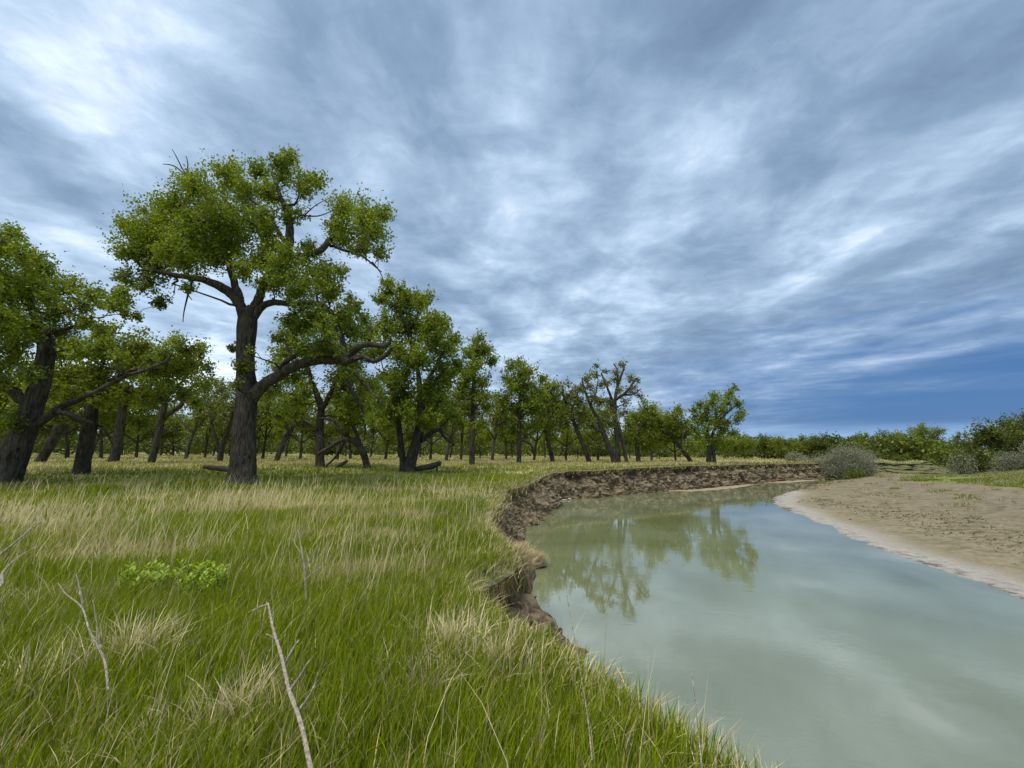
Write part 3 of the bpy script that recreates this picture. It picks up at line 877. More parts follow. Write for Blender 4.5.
spec_tree(COT, 'slanting slender cottonwood seen just right of the giant trunk', 45, 274,
  [[(273,470,8),(276,462,7),(281,448,7),(287,436,7),(294,426,5)]], [[(290,430,4),(284,420,3),(274,416,2)], [(294,426,4),(302,420,3),(312,424,2)]], [(248,306,372,432,15)], LEAF_BRIGHT, .75, .22, 6)
spec_tree(COT, 'upright cottonwood with a Y fork, standing under the arching limb of the giant', 34, 320,
  [[(320,474,15),(320,464,12),(320,445,11),(320,425,10),(321,408,9),(317,395,8),(312,382,6)]],
  [[(321,408,8),(329,396,6),(335,382,4)], [(318,430,3),(306,424,2.5),(298,426,2)], [(312,384,5),(308,366,4),(304,345,2)], [(334,384,4),(342,364,3),(350,345,2)]],
  [], LEAF, .85, .18, 7, blobs=[(288,350,11),(312,330,13),(340,322,12),(300,375,12),(330,352,14),(352,352,13),(280,372,11),(340,378,13),(362,335,10),(318,312,9),(295,398,9),(364,318,9),(350,300,7),(285,362,14),(318,352,14),(352,372,15),(372,350,13),(308,390,12),(345,395,12),(366,392,12),(290,335,12),(330,300,10),(372,330,11),(270,392,12),(280,415,9),(352,418,10)])
spec_tree('broken_cottonwood_tree', 'broken cottonwood bent to the left, its tangled dead top nearly touching the grass', 33, 367,
  [[(370,476,12),(367,466,9),(364,455,9),(360,447,9),(353,441,8),(343,440,6),(330,447,5),(318,454,4)]],
  [[(352,441,5),(340,428,4),(330,420,3),(318,418,2)], [(345,442,4),(336,455,3),(326,466,2)], [(360,446,5),(352,425,4),(345,400,4),(340,385,2)],[(338,445,3),(326,440,2),(312,432,1)]],
  [(330,386,384,436,13)], LEAF, .8, .19, 8)
spec_tree(COT, 'broad cottonwood with twin trunks and tall dense crown beside the fallen log', 29.5, 407,
  [[(409,476,23),(409,468,18),(414,450,14),(418,435,13),(421,415,12),(420,395,9),(418,370,6)], [(403,474,12),(403,462,9),(401,445,8),(399,430,8),(397,415,6),(392,395,4)]],
  [[(421,440,7),(430,434,6),(440,430,5),(446,438,4),(456,444,3)], [(420,398,7),(430,380,5),(440,360,4),(448,340,2)], [(418,372,5),(412,345,4),(402,315,3)], [(394,396,4),(388,375,3)]],
  [], LEAF, 1.0, .18, 9, blobs=[(388,285,8),(395,305,13),(418,302,13),(435,318,12),(408,328,17),(430,340,17),(448,348,12),(455,338,8),(396,348,15),(418,362,18),(445,370,14),(400,380,16),(430,390,17),(385,378,10),(412,408,15),(440,405,11),(396,412,11),(386,330,10),(456,365,9),(425,425,9),(390,292,7),(443,325,9),(404,290,8),(378,350,10),(380,400,12),(410,300,12),(426,330,14),(440,385,13),(405,395,14),(450,415,9),(385,425,8),(432,418,10),(392,325,12),(382,300,8)], thick=3)
spec_tree(COT, 'tall slim single-stemmed cottonwood standing right of the fallen log', 40, 472,
  [[(472,470,10),(472,462,8),(472,435,7),(473,405,6),(474,375,5),(476,350,3)]], [[(473,410,3),(484,398,2)], [(473,420,3),(462,408,2)]],
  [], LEAF, .95, .2, 10, blobs=[(476,341,8),(470,352,8),(484,348,7),(490,360,8),(476,366,10),(464,372,8),(484,380,9),(472,390,9),(460,395,7),(466,410,7),(486,408,7),(489,350,6),(455,372,5),(478,350,9),(472,375,10),(482,395,8),(470,425,7),(482,422,6),(462,385,7)])
spec_tree(COT, 'dense dark cottonwood with a small square-topped crown, third back along the cut bank', 47, 519,
  [[(519,468,8),(519,460,6.5),(519,435,6),(520,405,5),(521,385,3)]], [[(519,425,3),(508,422,2.5),(498,424,2)], [(520,420,3),(532,405,2)], [(519,440,2.5),(530,445,2.5),(534,456,2.5)]],
  [], LEAF, 1.0, .23, 11, blobs=[(512,366,8),(522,364,7),(530,372,9),(510,382,10),(524,388,12),(538,390,9),(504,398,9),(518,408,11),(536,408,10),(515,385,11),(530,402,11),(512,432,8),(540,425,8),(522,375,9),(500,415,7),(526,425,8),(542,378,6),(508,420,7)])
spec_tree(COT, 'slightly leaning bright cottonwood just right of the dense dark square-topped one', 51, 552,
  [[(553,466,7),(552,458,6),(548,442,5),(545,428,5),(544,410,4),(546,392,3)]], [[(545,425,3),(555,410,2)]], [(530,568,372,440,25)], LEAF_BRIGHT, .8, .25, 12)
spec_tree(COT, 'thin crowned cottonwood leaning left, its trunk foot near the bank edge', 52, 589,
  [[(590,466,8),(588,458,6.5),(583,445,6),(577,430,5.5),(571,415,5),(565,400,4),(562,386,2.5)]], [[(577,430,3),(572,412,2)], [(570,412,3),(578,398,2)]], [(552,592,376,438,19)], LEAF_PALE, .55, .25, 13)
spec_tree(COT, 'sparse cottonwood with two crooked bare-looking limbs leaning left of the ragged tall one', 50, 612,
  [[(615,466,9),(613,458,7),(608,445,6.5),(603,432,6),(597,418,5),(590,404,4),(584,388,3),(582,378,2)]], [[(603,432,4),(594,428,3.5),(588,420,3)], [(591,404,3),(596,392,2),(598,380,1.5)]], [], LEAF_PALE, .6, .24, 14,
  blobs=[(586,378,6),(596,376,6),(580,388,5),(602,386,5),(592,398,6),(606,412,6),(584,410,5),(612,424,6),(598,366,4),(590,424,6),(590,386,6),(600,400,7),(578,400,6),(610,402,5),(596,440,6)])
spec_tree('ragged_cottonwood_tree', 'ragged tall cottonwood with several close trunks, dead brown twigs among its sparse leaves', 50, 620,
  [[(619,466,8),(618,458,6.5),(617,440,6),(615,420,6),(615,402,5),(618,385,4),(624,368,2.5)], [(627,466,6),(626,458,5),(622,440,4.5),(618,422,4)]], [[(615,405,4),(608,390,3),(602,374,2)], [(616,400,4),(628,390,3),(637,378,2)], [(618,386,3),(618,372,2),(614,364,1.5)], [(624,395,3),(634,394,2),(641,388,1.2)]],
  [], LEAF_PALE, .42, .22, 15, blobs=[(623,364,6),(616,374,6),(630,378,6),(608,382,6),(634,388,5),(620,390,7),(600,400,6),(632,392,6),(614,380,6),(640,396,4),(624,412,6),(606,372,4),(626,402,7),(612,406,6),(638,380,4),(616,420,6)])
spec_tree(COT, 'rounded bright green cottonwood behind the ragged tall one, right side', 56, 638,
  [[(639,465,7),(638,458,6),(637,440,5),(639,425,4)]], [[(638,430,3),(648,420,2)], [(637,434,3),(628,425,2)]], [(624,664,398,452,25)], LEAF_BRIGHT, .85, .26, 16)
spec_tree(COT, 'nearly toppled cottonwood, its thin trunk slanting low to the left under its crown', 55, 690,
  [[(691,463,6),(688,457,5.5),(680,447,5),(671,437,4.5),(664,431,4),(658,420,3)]], [[(671,437,3),(674,424,2.5),(672,412,2)], [(680,447,2.5),(684,432,2)]], [(654,696,402,442,17)], LEAF_BRIGHT, .9, .26, 17)
spec_tree(COT, 'last cottonwood of the row, twin pale trunks, airy crown, open sky to its right', 53, 711,
  [[(709,468,8),(709,460,7),(709,448,6),(708,438,6),(706,428,4)], [(715,466,6),(714,458,5),(713,445,4.5),(712,436,4),(718,420,3)]], [[(707,430,3),(698,422,2)], [(716,425,3),(728,412,2.5),(738,404,1.5)], [(716,424,3),(716,405,2)]],
  [], LEAF, .85, .24, 18, blobs=[(716,396,6),(728,394,6),(738,402,6),(742,413,5),(722,408,8),(706,412,8),(697,420,7),(710,425,8),(728,422,6),(696,434,7),(716,440,7),(733,432,5),(704,444,6),(700,405,5),(712,404,8),(728,402,7),(716,420,9),(736,420,6),(702,418,7),(722,432,7),(694,410,5),(690,446,6),(734,388,4)])

# --- rows of trees farther back: a few shapes, copied -----------------------------------
def proto_tree(seed, H, W, lmat, stem=.35, dens=.6, leaf=.3, lean=0.0, n=20):
    r = rg(seed)
    t = empty(COT, (0, 0, 0), 'x', 'tree')
    s = [[0, 0, -.1, H * .021], [lean * .2, 0, H * stem * .5, H * .016], [lean * .6, .1, H * stem, H * .013], [lean, .2, H * .65, H * .01]]
    L_ = [[[lean * .5, 0, H * stem * .8, H * .011], [W * .25 * sx, .2 * sx, H * (stem + .1), H * .008], [W * .4 * sx, sx * .5, H * (stem + .25), H * .005]] for sx in (-1, 1)]
    B_ = []
    while len(B_) < n:
        q = r.uniform(-1, 1, 3); l = np.linalg.norm(q)
        if l > 1 or l < .3: continue
        rad_ = r.uniform(.11, .2) * W
        B_.append([lean + q[0] * (W / 2 - rad_ * .6), q[1] * (W / 2 - rad_ * .6), H * (.30 + 1) / 2 + q[2] * (H * .7 / 2 - rad_ * .6), rad_])
    build_tree(t, [np.array(s)], np.array(B_), lmat, BARK_FAR, leaf, dens, r, [np.array(x) for x in L_], .03, far=True, subn=9)
    return t

def copy_thing(t, loc, rz, sc, label, group, category='tree'):
    c = t.copy(); COL.objects.link(c)
    c.location = loc; c.rotation_euler = (0, 0, rz); c.scale = (sc, sc, sc)
    c['label'] = label; c['group'] = group; c['category'] = category
    for ch in [o for o in CHILD[t.name]]:
        k = ch.copy(); COL.objects.link(k); k.parent = c
    return c

protos = [proto_tree(501, 11, 8.5, LEAF_BRIGHT, .30, .55, .27, .8, 22), proto_tree(502, 12, 8, LEAF_DARK, .32, .55, .28, -1.2, 22),
          proto_tree(503, 9, 8.5, LEAF_BRIGHT, .28, .55, .27, .2, 20), proto_tree(504, 12.5, 7, LEAF_PALE, .34, .65, .27, 1.2, 22),
          proto_tree(505, 8, 8, LEAF_DARK, .22, .95, .28, .3, 22), proto_tree(506, 7, 9, LEAF_BRIGHT, .2, .95, .28, -.2, 22)]
CHILD = {p.name: list(p.children) for p in protos}
ORD = ['first','second','third','fourth','fifth','sixth','seventh','eighth','ninth','tenth','eleventh','twelfth','thirteenth','fourteenth','fifteenth','sixteenth','seventeenth','eighteenth','nineteenth','twentieth','twenty-first','twenty-second','twenty-third','twenty-fourth','twenty-fifth','twenty-sixth','twenty-seventh','twenty-eighth','twenty-ninth','thirtieth']
DESC = ['bright green', 'dark green', 'low bright green', 'pale airy', 'dark bushy', 'wide low green']
used = set()
def place_row(items, label_fmt, group):
    """items: (u, Y, kind, scale); told apart by order from the left"""
    items = sorted(items)
    if 'behind' in label_fmt: items = [(u, Y_, k, sc * 1.22) for u, Y_, k, sc in items]
    for i, (u, Y_, k, sc) in enumerate(items):
        loc = root_at(u, Y_)
        lab = label_fmt.format(d=DESC[k], n=ORD[i])
        p = protos[k]; rz = random.uniform(0, 6.28)
        if k in used: copy_thing(p, loc, rz, sc, lab, group)
        else:
            used.add(k); p.location = loc; p.rotation_euler = (0, 0, rz); p.scale = (sc,) * 3; p['label'] = lab; p['group'] = group
row1 = [(-30,48,0,.85),(20,52,2,1.0),(66,58,1,.9),(100,55,0,.85),(135,60,2,.95),(185,58,3,.85),(204,68,2,.9),(240,60,0,.8),(262,64,1,.75),(300,60,2,.95),(336,56,3,.85),(350,66,0,.85),(385,62,0,.8),(430,60,2,.95),(446,52,3,.72),(461,66,1,.75),(492,60,3,.75),(506,70,0,.75),(534,64,1,.75),(566,64,2,.9),(598,66,0,.75),(652,68,2,.85),(676,72,4,.85)]
place_row(row1, '{d} tree, {n} from left in the row just behind the front cottonwoods', 'trees behind the front row of cottonwoods')
row2 = [(745,96,5,.8),(765,104,4,.75),(782,98,2,.62),(805,110,5,.85),(828,104,4,.8),(866,118,5,1.0),(887,106,4,.9),(908,98,5,.9),(930,106,0,.9),(948,100,5,.9),(966,106,4,.95),(977,92,3,.80),(1012,78,4,1.2),(1024,84,1,.95),(1045,78,1,.9),(980,126,4,1.05),(1075,84,4,1)]
place_row(row2, '{d} far tree, {n} from left in the line beyond the sandbar', 'far trees beyond the river on the right')
row3 = [(-60,80,2,1),(-10,84,0,1),(45,82,4,1.2),(90,86,1,1),(120,90,2,1.1),(160,86,4,1.1),(172,92,0,1),(212,88,4,1.1),(228,96,2,1),(255,90,5,1.2),(285,86,0,.95),(318,92,4,1.2),(345,90,2,1),(370,86,1,.9),(398,92,5,1.1),(420,88,4,1.1),(450,92,0,.9),(480,88,5,1.1),(512,92,4,1),(545,90,2,.95),(578,92,5,1),(630,94,4,1),(660,96,5,.95),(715,98,5,.8)]
place_row(row3, '{d} background tree, {n} from left in the rearmost row across the meadow', 'rearmost trees across the meadow')

# distant wood: a band beyond the individual trees, one mass
def distant_wood():
    r = rg(900); n = 560
    a = np.radians(r.uniform(-58, 56, n)); d = r.uniform(125, 210, n)
    x, y = d * np.sin(a), d * np.cos(a)
    z = terrain(x, y, False)[0]
    h = r.uniform(5, 9.5, n) * np.where(a > R(28), .68, 1.0)
    C_, S_, T_ = [], [], []
    for i in range(n):
        k = 330
        q = r.normal(size=(k, 3)); q /= np.linalg.norm(q, axis=1)[:, None]; q *= r.uniform(.4, 1, (k, 1)) ** .5
        C_.append(np.array([x[i], y[i], z[i] + h[i] * .5]) + q * np.array([h[i] * .6, h[i] * .6, h[i] * .5]) + r.normal(0, .25, (k, 3)))
        S_.append(r.uniform(.35, .85, k)); T_.append(np.clip(r.uniform(.2, .8) + r.normal(0, .12, k), 0, 1))
    me = leaves_mesh('distant_woodland', np.vstack(C_), np.concatenate(S_), np.concatenate(T_), r)
    link('distant_woodland', me, LEAF_DARK, kind='stuff')
distant_wood()

# ------------------------------------------------------------------ bushes
def bush(name, label, u, Y, W, H, lmat, seed, n=14, dens=.8, leaf=.13, cat='bush', group=None, upright=False):
    r = rg(seed)
    t = empty(name, root_at(u, Y), label, cat, group)
    base = np.array(t.location)
    st = []; 
    B_ = []
    for k in range(n):
        a = r.uniform(0, 6.28); q = r.uniform(.1, 1) ** .6
        x, y = math.cos(a) * q * W / 2 * .8, math.sin(a) * q * W / 2 * .8
        zt = H * (.85 - .45 * q * q) * r.uniform(.45, 1.15)
        st.append(tube([[x * .1, y * .1, -.05], [x * .5, y * .5, zt * .45], [x, y, zt]], [.05, .035, .012], 5))
        B_.append([x, y, zt * .8, r.uniform(.16, .24) * min(W, H * 1.6)])
        B_.append([x * .9, y * .9, zt * .42, r.uniform(.16, .22) * min(W, H * 1.6)])
    link('stems', tubes_mesh('stems', st), BARK_FAR, t)
    C_, S_, T_ = [], [], []
    for b in B_:
        k = int(dens * 7 * b[3] ** 2 / leaf ** 2)
        q = r.normal(size=(k, 3)) * b[3] * .42
        if upright: q[:, 2] *= 1.6
        C_.append(np.array(b[:3]) + q); S_.append(leaf * r.uniform(.6, 1.3, k)); T_.append(np.clip(r.uniform(.25, .75) + r.normal(0, .15, k), 0, 1))
    C_ = np.vstack(C_); C_[:, 2] = np.maximum(C_[:, 2], .02)
    link('foliage', leaves_mesh('foliage', C_, np.concatenate(S_), np.concatenate(T_), r), lmat, t)
    return t
bush('willow_bush', 'large silver-grey willow bush at the end of the cut bank', 851, 60, 7.6, 5.4, LEAF_SILVER, 1, 20, .9, .12)
bush('willow_bush', 'lower silver-grey bush touching the left side of the large willow bush', 829, 62, 6.4, 4.6, LEAF_SILVER, 2, 16, .8, .12)
bush('willow_bush', 'small round grey bush left of the silver bushes', 796, 72, 4.2, 1.9, LEAF_SILVER, 3, 12, .7, .17)
bush('willow_bush', 'open spiky grey bush standing alone on low ground right of the sand patch', 962, 56, 3.6, 3.9, LEAF_SILVER, 4, 14, .2, .12, upright=True)
bush('willow_bush', 'big dense grey-green bush at the right edge of the picture', 1040, 52, 7.5, 5.0, LEAF_SILVER, 5, 18, .9, .12)
bush('dark_bush', 'low dark tangled bush at the water below the large willow bush', 855, 56, 3.4, 1.6, LEAF_DARK, 6, 12, .7, .13)
bush('low_shrub', 'low dark green shrub below the far trees, right of the large willow bush', 904, 78, 5, 1.8, LEAF_DARK, 7, 10, .7, .17)
bush('low_shrub', 'small olive shrub left of the spiky grey bush', 940, 74, 4, 2.0, LEAF_DARK, 8, 10, .7, .17)

# ------------------------------------------------------------------ logs, sticks, small plants
def log(name, label, pts, Y0, Y1, mat=LOGM, cat='log', forks=()):
    """pts (u, v, width px)"""
    n = len(pts); P3 = []
    for i, (u, v, w) in enumerate(pts):
        y = Y0 + (Y1 - Y0) * i / (n - 1); P3.append([*at_y(u, v, y), w * .5 * y / F])
    P3 = np.array(P3); base = P3[0, :3].copy()
    t = empty(name, base, label, cat)
    p = P3.copy(); p[:, :3] -= base; p = resample(p, lambda q: .12 if Y0 > 8 else .03)
    link('stem', tubes_mesh('stem', [tube(p[:, :3], p[:, 3], 10, rough=.18 if Y0 > 8 else .08)]), mat, t)
    for f_ in forks:
        q = np.array([[*at_y(u, v, y), w * .5 * y / F] for u, v, w, y in f_]); q[:, :3] -= base
        q = resample(q, lambda z: .2 if Y0 > 8 else .03)
        link('twig', tubes_mesh('twig', [tube(q[:, :3], q[:, 3], 6)]), mat, t)
    return t
log('fallen_log', 'thick fallen log raised at its right end beside the twin-trunk cottonwood', [(411,470,4),(422,468,5.5),(432,466,6),(440,463,5)], 30, 29.4, forks=[[(436,465,2.5,29.6),(437,470,2,29.5),(436,475,1.5,29.5)]])
log('fallen_log', 'short dark broken log lying left against the giant cottonwood trunk', [(204,467,3.5),(214,468,4.5),(224,469,5),(236,471,4.5)], 25.5, 24.5)
log('fallen_log', 'dark fallen branch with upright stub under the short thick dark trunk at left', [(57,479.5,3),(68,481,4.5),(80,481,5),(92,482,5)], 24.6, 24.0, forks=[[(91,482,5,24.2),(92,477,4,24.2),(94,474,2.5,24.2)]])
log('fallen_log', 'long low dark log sunk in grass right of the leaning giant at the left edge', [(10,489,3),(30,487,4),(48,486.5,3.5),(62,484,2)], 20.6, 21.6)
log('fallen_log', 'thin crooked fallen log below the broken bent cottonwood', [(325,469,3),(335,467,4),(342,464,3.5),(347,461,2.5)], 34, 33, forks=[[(338,466,2,33.6),(346,468,1.5,33.2),(352,466,1,33)]])
log('leaning_pole', 'thin dead pole leaning against the far trunks right of the thick dark trunk', [(96,470,3),(104,463,3),(112,457,2.5)], 39, 40)
log('driftwood', 'small pale driftwood log lying at the waterline below the cut bank', [(560,501,2),(568,499.5,3),(575,498,3.5),(580,495,2.5)], at_z(560,501,WATER)[1] - .2, at_z(578,497,WATER)[1] - .2, DEAD, 'driftwood')
# bleached dead stick in the foreground
sx = on_plateau(318, 800)
log('dead_stick', 'long bleached bare stick slanting up out of the foreground grass', [(322,808,5),(311,770,4.2),(301,724,3.7),(289,690,3.2),(281,655,2.8),(273,628,2.2),(268,603,1.5)], 1.55, 2.75, DEAD, 'stick',
    forks=[[(268,604,2,2.75),(258,608,1.6,2.75),(249,612,1,2.72)], [(284,667,2.4,2.4),(292,650,1.8,2.4),(299,640,1.2,2.45)], [(289,692,2.6,2.3),(300,676,2,2.3),(306,666,1.5,2.3),(310,660,1,2.3)], [(297,712,2.5,2.1),(308,698,2,2.1),(315,684,1.6,2.1),(318,672,1,2.1)], [(277,640,1.6,2.6),(270,636,1.2,2.6),(266,634,.8,2.6)]])
# branched dry twigs in the left foreground
log('dry_twig', 'bare forked pale twig rising from the straw tussock at left', [(108,690,2.2),(104,660,1.9),(90,632,1.6),(82,608,1.3),(66,594,1),(58,583,.6)], 2.9, 3.1, DEAD, 'twig', forks=[[(100,648,1.7,2.95),(97,625,1.4,2.95),(93,600,.8,2.95)], [(84,612,2,3.05),(80,590,1.6,3.05),(76,574,1,3.05)]])
log('dry_twig', 'dead twig at the left picture edge, bent and leaning right', [(-14,610,2.6),(-4,592,2.6),(2,582,2.6),(3,572,2.2),(20,556,1.3),(40,545,.7)], 3.2, 3.5, DEAD, 'twig', forks=[[(-6,560,2,3.3),(12,545,1.8,3.3),(32,528,1.2,3.4),(42,522,.8,3.4)]])
log('dry_stalk', 'thin grey dead weed stalk standing in the middle of the meadow', [(306,600,2),(305,575,1.8),(302,552,1.5),(298,530,1)], 4.9, 5.0, DEAD, 'twig', forks=[[(304,570,1.3,4.9),(312,556,1,4.9),(318,546,.7,4.9)], [(303,556,1.2,4.9),(296,546,.9,4.9),(292,538,.6,4.9)], [(305,580,1.3,4.9),(314,572,1,4.9),(322,566,.6,4.9)]])
log('dry_stalk', 'thin bowed dry stalk arching over the water in the near right foreground', [(592,760,1.5),(588,720,1.2),(580,670,1),(572,625,.8),(566,590,.6)], 2.35, 2.6, DEAD, 'twig')
log('dry_stalk', 'straight dry stalk rising over the water left of the grass corner', [(704,790,1.5),(700,750,1.2),(696,710,.9),(692,672,.6)], 1.9, 2.0, DEAD, 'twig')

# leafy weed plants (bright patch) : each plant a thing
def forb(name, label, pos, H, nleaf, seed, lw=.016, ll=.11, group=None, flower=False):
    r = rg(seed); t = empty(name, pos, label, 'plant', group)
    link('stem', tubes_mesh('stem', [tube([[0, 0, -.05], [r.normal(0, .02), r.normal(0, .02), H * .5], [r.normal(0, .03), r.normal(0, .03), H]], [.006, .005, .002], 5)]), BARK_FAR if False else LEAF_FORB, t)
    Vs, Ts = [], []
    for k in range(nleaf):
        z = H * (.25 + .75 * (k + .5) / nleaf); a = k * 2.4 + r.normal(0, .2); L_ = ll * r.uniform(.7, 1.2) * (1.15 - .5 * z / H)
        d = np.array([math.cos(a), math.sin(a), .45 + .5 * z / H]); d /= np.linalg.norm(d); s = np.array([-math.sin(a), math.cos(a), 0])
        b = np.array([0, 0, z])
        o = len(Vs)
        Vs += [b, b + d * L_ * .45 + s * lw, b + d * L_ * .5 + np.array([0, 0, -.008]), b + d * L_ * .45 - s * lw, b + d * L_ + np.array([0, 0, -.25 * L_])]
        Ts += [[o, o + 1, o + 2], [o, o + 2, o + 3], [o + 1, o + 4, o + 2], [o + 2, o + 4, o + 3]]
    me = make_mesh('leaves', np.array(Vs), None, Ts, True, {'tone': np.repeat(r.uniform(.2, 1, nleaf), 5)})
    link('leaves', me, LEAF_FORB, t)
    return t
r = rg(77)
pr = forb('leafy_weed', 'x', (0, 0, 0), .36, 24, 5)
pr2 = forb('leafy_weed', 'x', (0, 0, 0), .30, 20, 6)
CHILD[pr.name] = list(pr.children); CHILD[pr2.name] = list(pr2.children)
first = {pr.name: True, pr2.name: True}
g = 'bright leafy weeds growing as one low patch'
lab_patch = 'bright yellow-green leafy weed in the low patch among foreground grass at left'
for k in range(90):
    u = 118 + 104 * r.random(); v = 603 + 6.5 * max(-1.6, min(1.6, r.normal())) - (u - 118) * .03
    p = on_plateau(u, v); src = pr if k % 2 == 0 else pr2
    loc = (p[0], p[1], p[2]); sc = r.uniform(.75, 1.15)
    if first[src.name]:
        first[src.name] = False; src.location = loc; src['label'] = lab_patch; src['group'] = g
    else: copy_thing(src, loc, r.uniform(0, 6.28), sc, lab_patch, g, 'plant')
p = on_plateau(317, 487); s1 = forb('sapling', 'knee-high yellow-green sapling standing in front of the broken bent cottonwood', p, .85, 46, 9, .05, .17)
p = on_plateau(200, 497); forb('sapling', 'small yellow-green sapling in the grass left of the giant trunk', p, .5, 30, 10, .04, .12)
p = on_plateau(466, 484); forb('sapling', 'small yellow-green sapling in the meadow below the slim single-stemmed cottonwood', p, .7, 34, 12, .05, .14)
p = on_plateau(478, 668); forb('leafy_weed', 'small yellowish weed at the bank edge beside the dry grass clump', p, .28, 26, 13, .02, .06)

# straw tussocks: countable clumps of dry grass
def tussock(label, u, v, n, H, spread, seed, tone=1.0):
    n = int(n * 2.2)
    r = rg(seed); p = on_plateau(u, v); t0 = np.array(p)
    a = r.uniform(0, 6.28, n); q = np.minimum(np.abs(r.normal(0, spread * .5, n)), spread * .8)
    pos = np.column_stack([np.cos(a) * q, np.sin(a) * q, np.zeros(n)])
    dm = r.random((n, 1)); col = (np.array([.85, .74, .46]) * dm + D1 * (1 - dm)) * tone
    V, Q, T, C = blades(pos, r.uniform(.35, 1.0, n) * H, np.full(n, .0085), np.abs(r.normal(.45, .3, n)), a + r.normal(0, 1.3, n), r.uniform(0, 3.1, n), col, 4)
    o = link('straw_tussock', make_mesh('straw_tussock', V, Q, T, True, {'col': C}), BLADE, None, label=label, category='grass tussock', group='straw tussocks in the green grass')
    o.location = Vector([float(c) for c in t0])
tussock('large pale straw tussock beside the forked twig at left', 126, 668, 150, .5, .45, 1)
tussock('straw tussock just left of the bleached stick near its foot', 238, 720, 80, .38, .3, 2, .85)
tussock('straw tussock on the bank top above the slumped dark soil', 455, 655, 200, .45, .5, 3)
tussock('second straw tussock spilling over the edge right beside the yellowish weed', 500, 672, 150, .4, .45, 4, .9)
tussock('brown dry tussock in grass between the bleached stick and the bank', 425, 700, 120, .38, .4, 5, .7)
tussock('sparse straw tussock in the far left corner foreground', 20, 700, 90, .45, .4, 6)

# ------------------------------------------------------------------ slumped sod blocks on the bank
def sod_block(label, u, v, z, size, seed):
    r = rg(seed); c = at_z(u, v, z)
    n1, n2 = 22, 16
    th = np.linspace(0, 2 * np.pi, n1, endpoint=False); ph = np.linspace(-np.pi / 2, np.pi / 2, n2)
    TH, PH = np.meshgrid(th, ph, indexing='ij')
    d = np.stack([np.cos(TH) * np.cos(PH), np.sin(TH) * np.cos(PH), np.sin(PH)], -1).reshape(-1, 3)
    d = np.sign(d) * np.abs(d) ** .7
    V = d * np.array(size) * (1 + .35 * fbm(d * 1.6 + seed, 3, seed) + .12 * fbm(d * 6 + seed, 2, seed))[:, None]
    ii = np.arange(n1)[:, None]; i2 = (ii + 1) % n1; jj = np.arange(n2 - 1)[None, :]
    Q = np.stack([ii * n2 + jj, i2 * n2 + jj, i2 * n2 + jj + 1, ii * n2 + jj + 1], -1).reshape(-1, 4)
    me = make_mesh('soil_block', V, Q, None, False, {'t': np.full(len(V), .4), 'soft': np.zeros(len(V))})
    t = empty('sod_block', c, label, 'sod block', 'fallen sod blocks under the cut bank')
    link('soil_block', me, bpy.data.materials['bank_soil'], t)
    k = 900
    up = V[V[:, 2] > -.05 * size[2]]; pos = up[r.integers(0, len(up), k)] + r.normal(0, .03, (k, 3))
    a = np.arctan2(pos[:, 1], pos[:, 0])
    dm = r.random((k, 1)); col = D1 * dm * .8 + D2 * (1 - dm)
    Vb, Qb, Tb, Cb = blades(pos, r.uniform(.1, .28, k), np.full(k, .010), r.uniform(.3, 1.3, k), a + r.normal(0, .5, k), r.uniform(0, 3.1, k), col, 3)
    link('dry_grass', make_mesh('dry_grass', Vb, Qb, Tb, True, {'col': Cb}), BLADE, t)
sod_block('rounded slumped sod block covered with dry grass below the nearest bank notch', 515, 572, -.75, (.38, .5, .34), 1)
sod_block('small dark wet block of soil at the waterline under the nearest notch', 530, 563, WATER + .1, (.45, .3, .17), 3)

# ------------------------------------------------------------------ sky and light
w = bpy.data.worlds.new("World"); S.world = w; w.use_nodes = True
nt = w.node_tree; nt.nodes.clear()
SUN_EL, SUN_AZ = R(72), R(-140)     # azimuth measured from +Y towards +X
sky = nt.nodes.new('ShaderNodeTexSky'); sky.sky_type = 'NISHITA'; sky.sun_disc = False
sky.sun_elevation = SUN_EL; sky.sun_rotation = SUN_AZ
tc = nt.nodes.new('ShaderNodeTexCoord')
sep = nt.nodes.new('ShaderNodeSeparateXYZ'); nt.links.new(tc.outputs['Generated'], sep.inputs[0])
dx, dy, dz = sep.outputs
zc = math_n(nt, 'ADD', math_n(nt, 'MAXIMUM', dz, 0.0), .07)
px = math_n(nt, 'DIVIDE', dx, zc); py = math_n(nt, 'DIVIDE', dy, zc)
def comb(a, b, c=0.0):
    n = nt.nodes.new('ShaderNodeCombineXYZ')
    for i, x in enumerate((a, b, c)):
        if isinstance(x, (int, float)): n.inputs[i].default_value = x
        else: nt.links.new(x, n.inputs[i])
    return n.outputs[0]
cp = comb(px, math_n(nt, 'MULTIPLY', py, .55))
nbig = noise(nt, cp, .85, 5, .52, .25)
nmid = noise(nt, comb(px, math_n(nt, 'MULTIPLY', py, .8)), 2.6, 6, .56, .3)
cp2 = comb(math_n(nt, 'ADD', px, 9.0), math_n(nt, 'MULTIPLY', py, 1.25))
nfin = noise(nt, cp2, 6.5, 7, .62, .5)
f = math_n(nt, 'ADD', math_n(nt, 'ADD', math_n(nt, 'MULTIPLY', nbig, .52), math_n(nt, 'MULTIPLY', nmid, .37)), math_n(nt, 'MULTIPLY', nfin, .13))
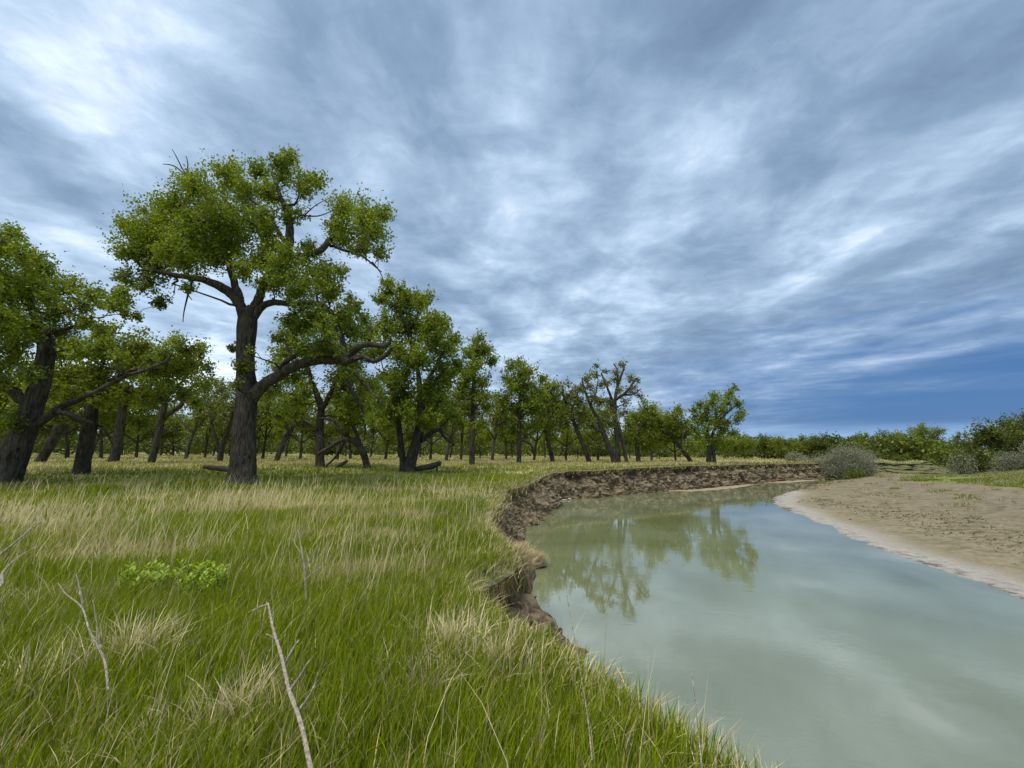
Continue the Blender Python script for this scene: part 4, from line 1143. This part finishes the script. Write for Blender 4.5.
# local bright openings in the cloud deck, given as directions
def dirspot(u, v, wdt, amp):
    d = ray(u, v); d = d / np.linalg.norm(d)
    n = nt.nodes.new('ShaderNodeVectorMath'); n.operation = 'DISTANCE'
    nt.links.new(tc.outputs['Generated'], n.inputs[0]); n.inputs[1].default_value = tuple(d)
    e = math_n(nt, 'SUBTRACT', 1.0, math_n(nt, 'DIVIDE', n.outputs['Value'], wdt), True)
    return math_n(nt, 'MULTIPLY', math_n(nt, 'MULTIPLY', e, e), amp)
sp = 0.0
for s_ in ((48, 75, .16, .07), (100, 125, .14, .08), (195, 40, .16, .07), (515, 120, .2, .07), (500, 190, .2, .05), (720, 130, .2, .035), (300, 150, .8, .02), (700, 150, .3, .05), (880, 250, .4, .01), (620, 330, .3, .04), (840, 60, .6, -.05), (300, 60, .35, -.035), (120, 60, .45, -.05), (1000, 330, .25, -.04), (0, 180, .35, -.05), (180, 380, .5, .06), (200, 150, .35, -.04)):
    sp = math_n(nt, 'ADD', sp, dirspot(*s_))
f = math_n(nt, 'ADD', f, sp)
cloud = ramp(nt, f, [(.37, (.145, .215, .33)), (.455, (.215, .31, .445)), (.515, (.315, .43, .58)), (.575, (.47, .60, .76)), (.68, (.90, .99, 1.08))])
# the deck is thinner and bluer low on the right
az = math_n(nt, 'ARCTAN2', dx, dy)
right = nt.nodes.new('ShaderNodeMapRange'); right.interpolation_type = 'SMOOTHSTEP'
nt.links.new(az, right.inputs[0]); right.inputs[1].default_value = .0; right.inputs[2].default_value = .75
lowm = nt.nodes.new('ShaderNodeMapRange'); lowm.interpolation_type = 'SMOOTHSTEP'
jit = math_n(nt, 'MULTIPLY', math_n(nt, 'SUBTRACT', noise(nt, comb(math_n(nt, 'MULTIPLY', az, 2.2), math_n(nt, 'MULTIPLY', dz, 26.0)), 1.0, 5, .6, .4), .5), .24)
nt.links.new(math_n(nt, 'ADD', dz, jit), lowm.inputs[0]); lowm.inputs[1].default_value = .30; lowm.inputs[2].default_value = .09
gap = math_n(nt, 'MULTIPLY', right.outputs[0], lowm.outputs[0])
blue = (.025, .115, .32)
hz = nt.nodes.new('ShaderNodeMapRange'); hz.interpolation_type = 'SMOOTHSTEP'
nt.links.new(math_n(nt, 'ADD', dz, math_n(nt, 'MULTIPLY', jit, .25)), hz.inputs[0]); hz.inputs[1].default_value = .07; hz.inputs[2].default_value = .015
bluec = mixc(nt, hz.outputs[0], blue, (.22, .40, .68))
cc = mixc(nt, gap, cloud, bluec)
SK = .1; SKY_GAIN = .395
scl = nt.nodes.new('ShaderNodeVectorMath'); scl.operation = 'SCALE'; nt.links.new(cc, scl.inputs[0]); scl.inputs['Scale'].default_value = SKY_GAIN / SK
fin = mixc(nt, .06, scl.outputs[0], sky.outputs[0])
bg = nt.nodes.new('ShaderNodeBackground'); bg.inputs[1].default_value = SK
nt.links.new(fin, bg.inputs[0])
o = nt.nodes.new('ShaderNodeOutputWorld'); nt.links.new(bg.outputs[0], o.inputs[0])

sl = bpy.data.lights.new('sun', 'SUN'); sl.energy = 1.5; sl.angle = R(40); sl.color = (1, .92, .80)
so = bpy.data.objects.new('sun', sl); COL.objects.link(so)
d = Vector((math.sin(SUN_AZ) * math.cos(SUN_EL), math.cos(SUN_AZ) * math.cos(SUN_EL), math.sin(SUN_EL)))
so.rotation_euler = d.to_track_quat('Z', 'Y').to_euler()

S.view_settings.view_transform = 'Standard'; S.view_settings.look = 'None'
S.view_settings.exposure = 1.62; S.view_settings.gamma = 1
S.cycles.use_denoising = True
S.cycles.max_bounces = 6; S.cycles.diffuse_bounces = 3; S.cycles.transmission_bounces = 3
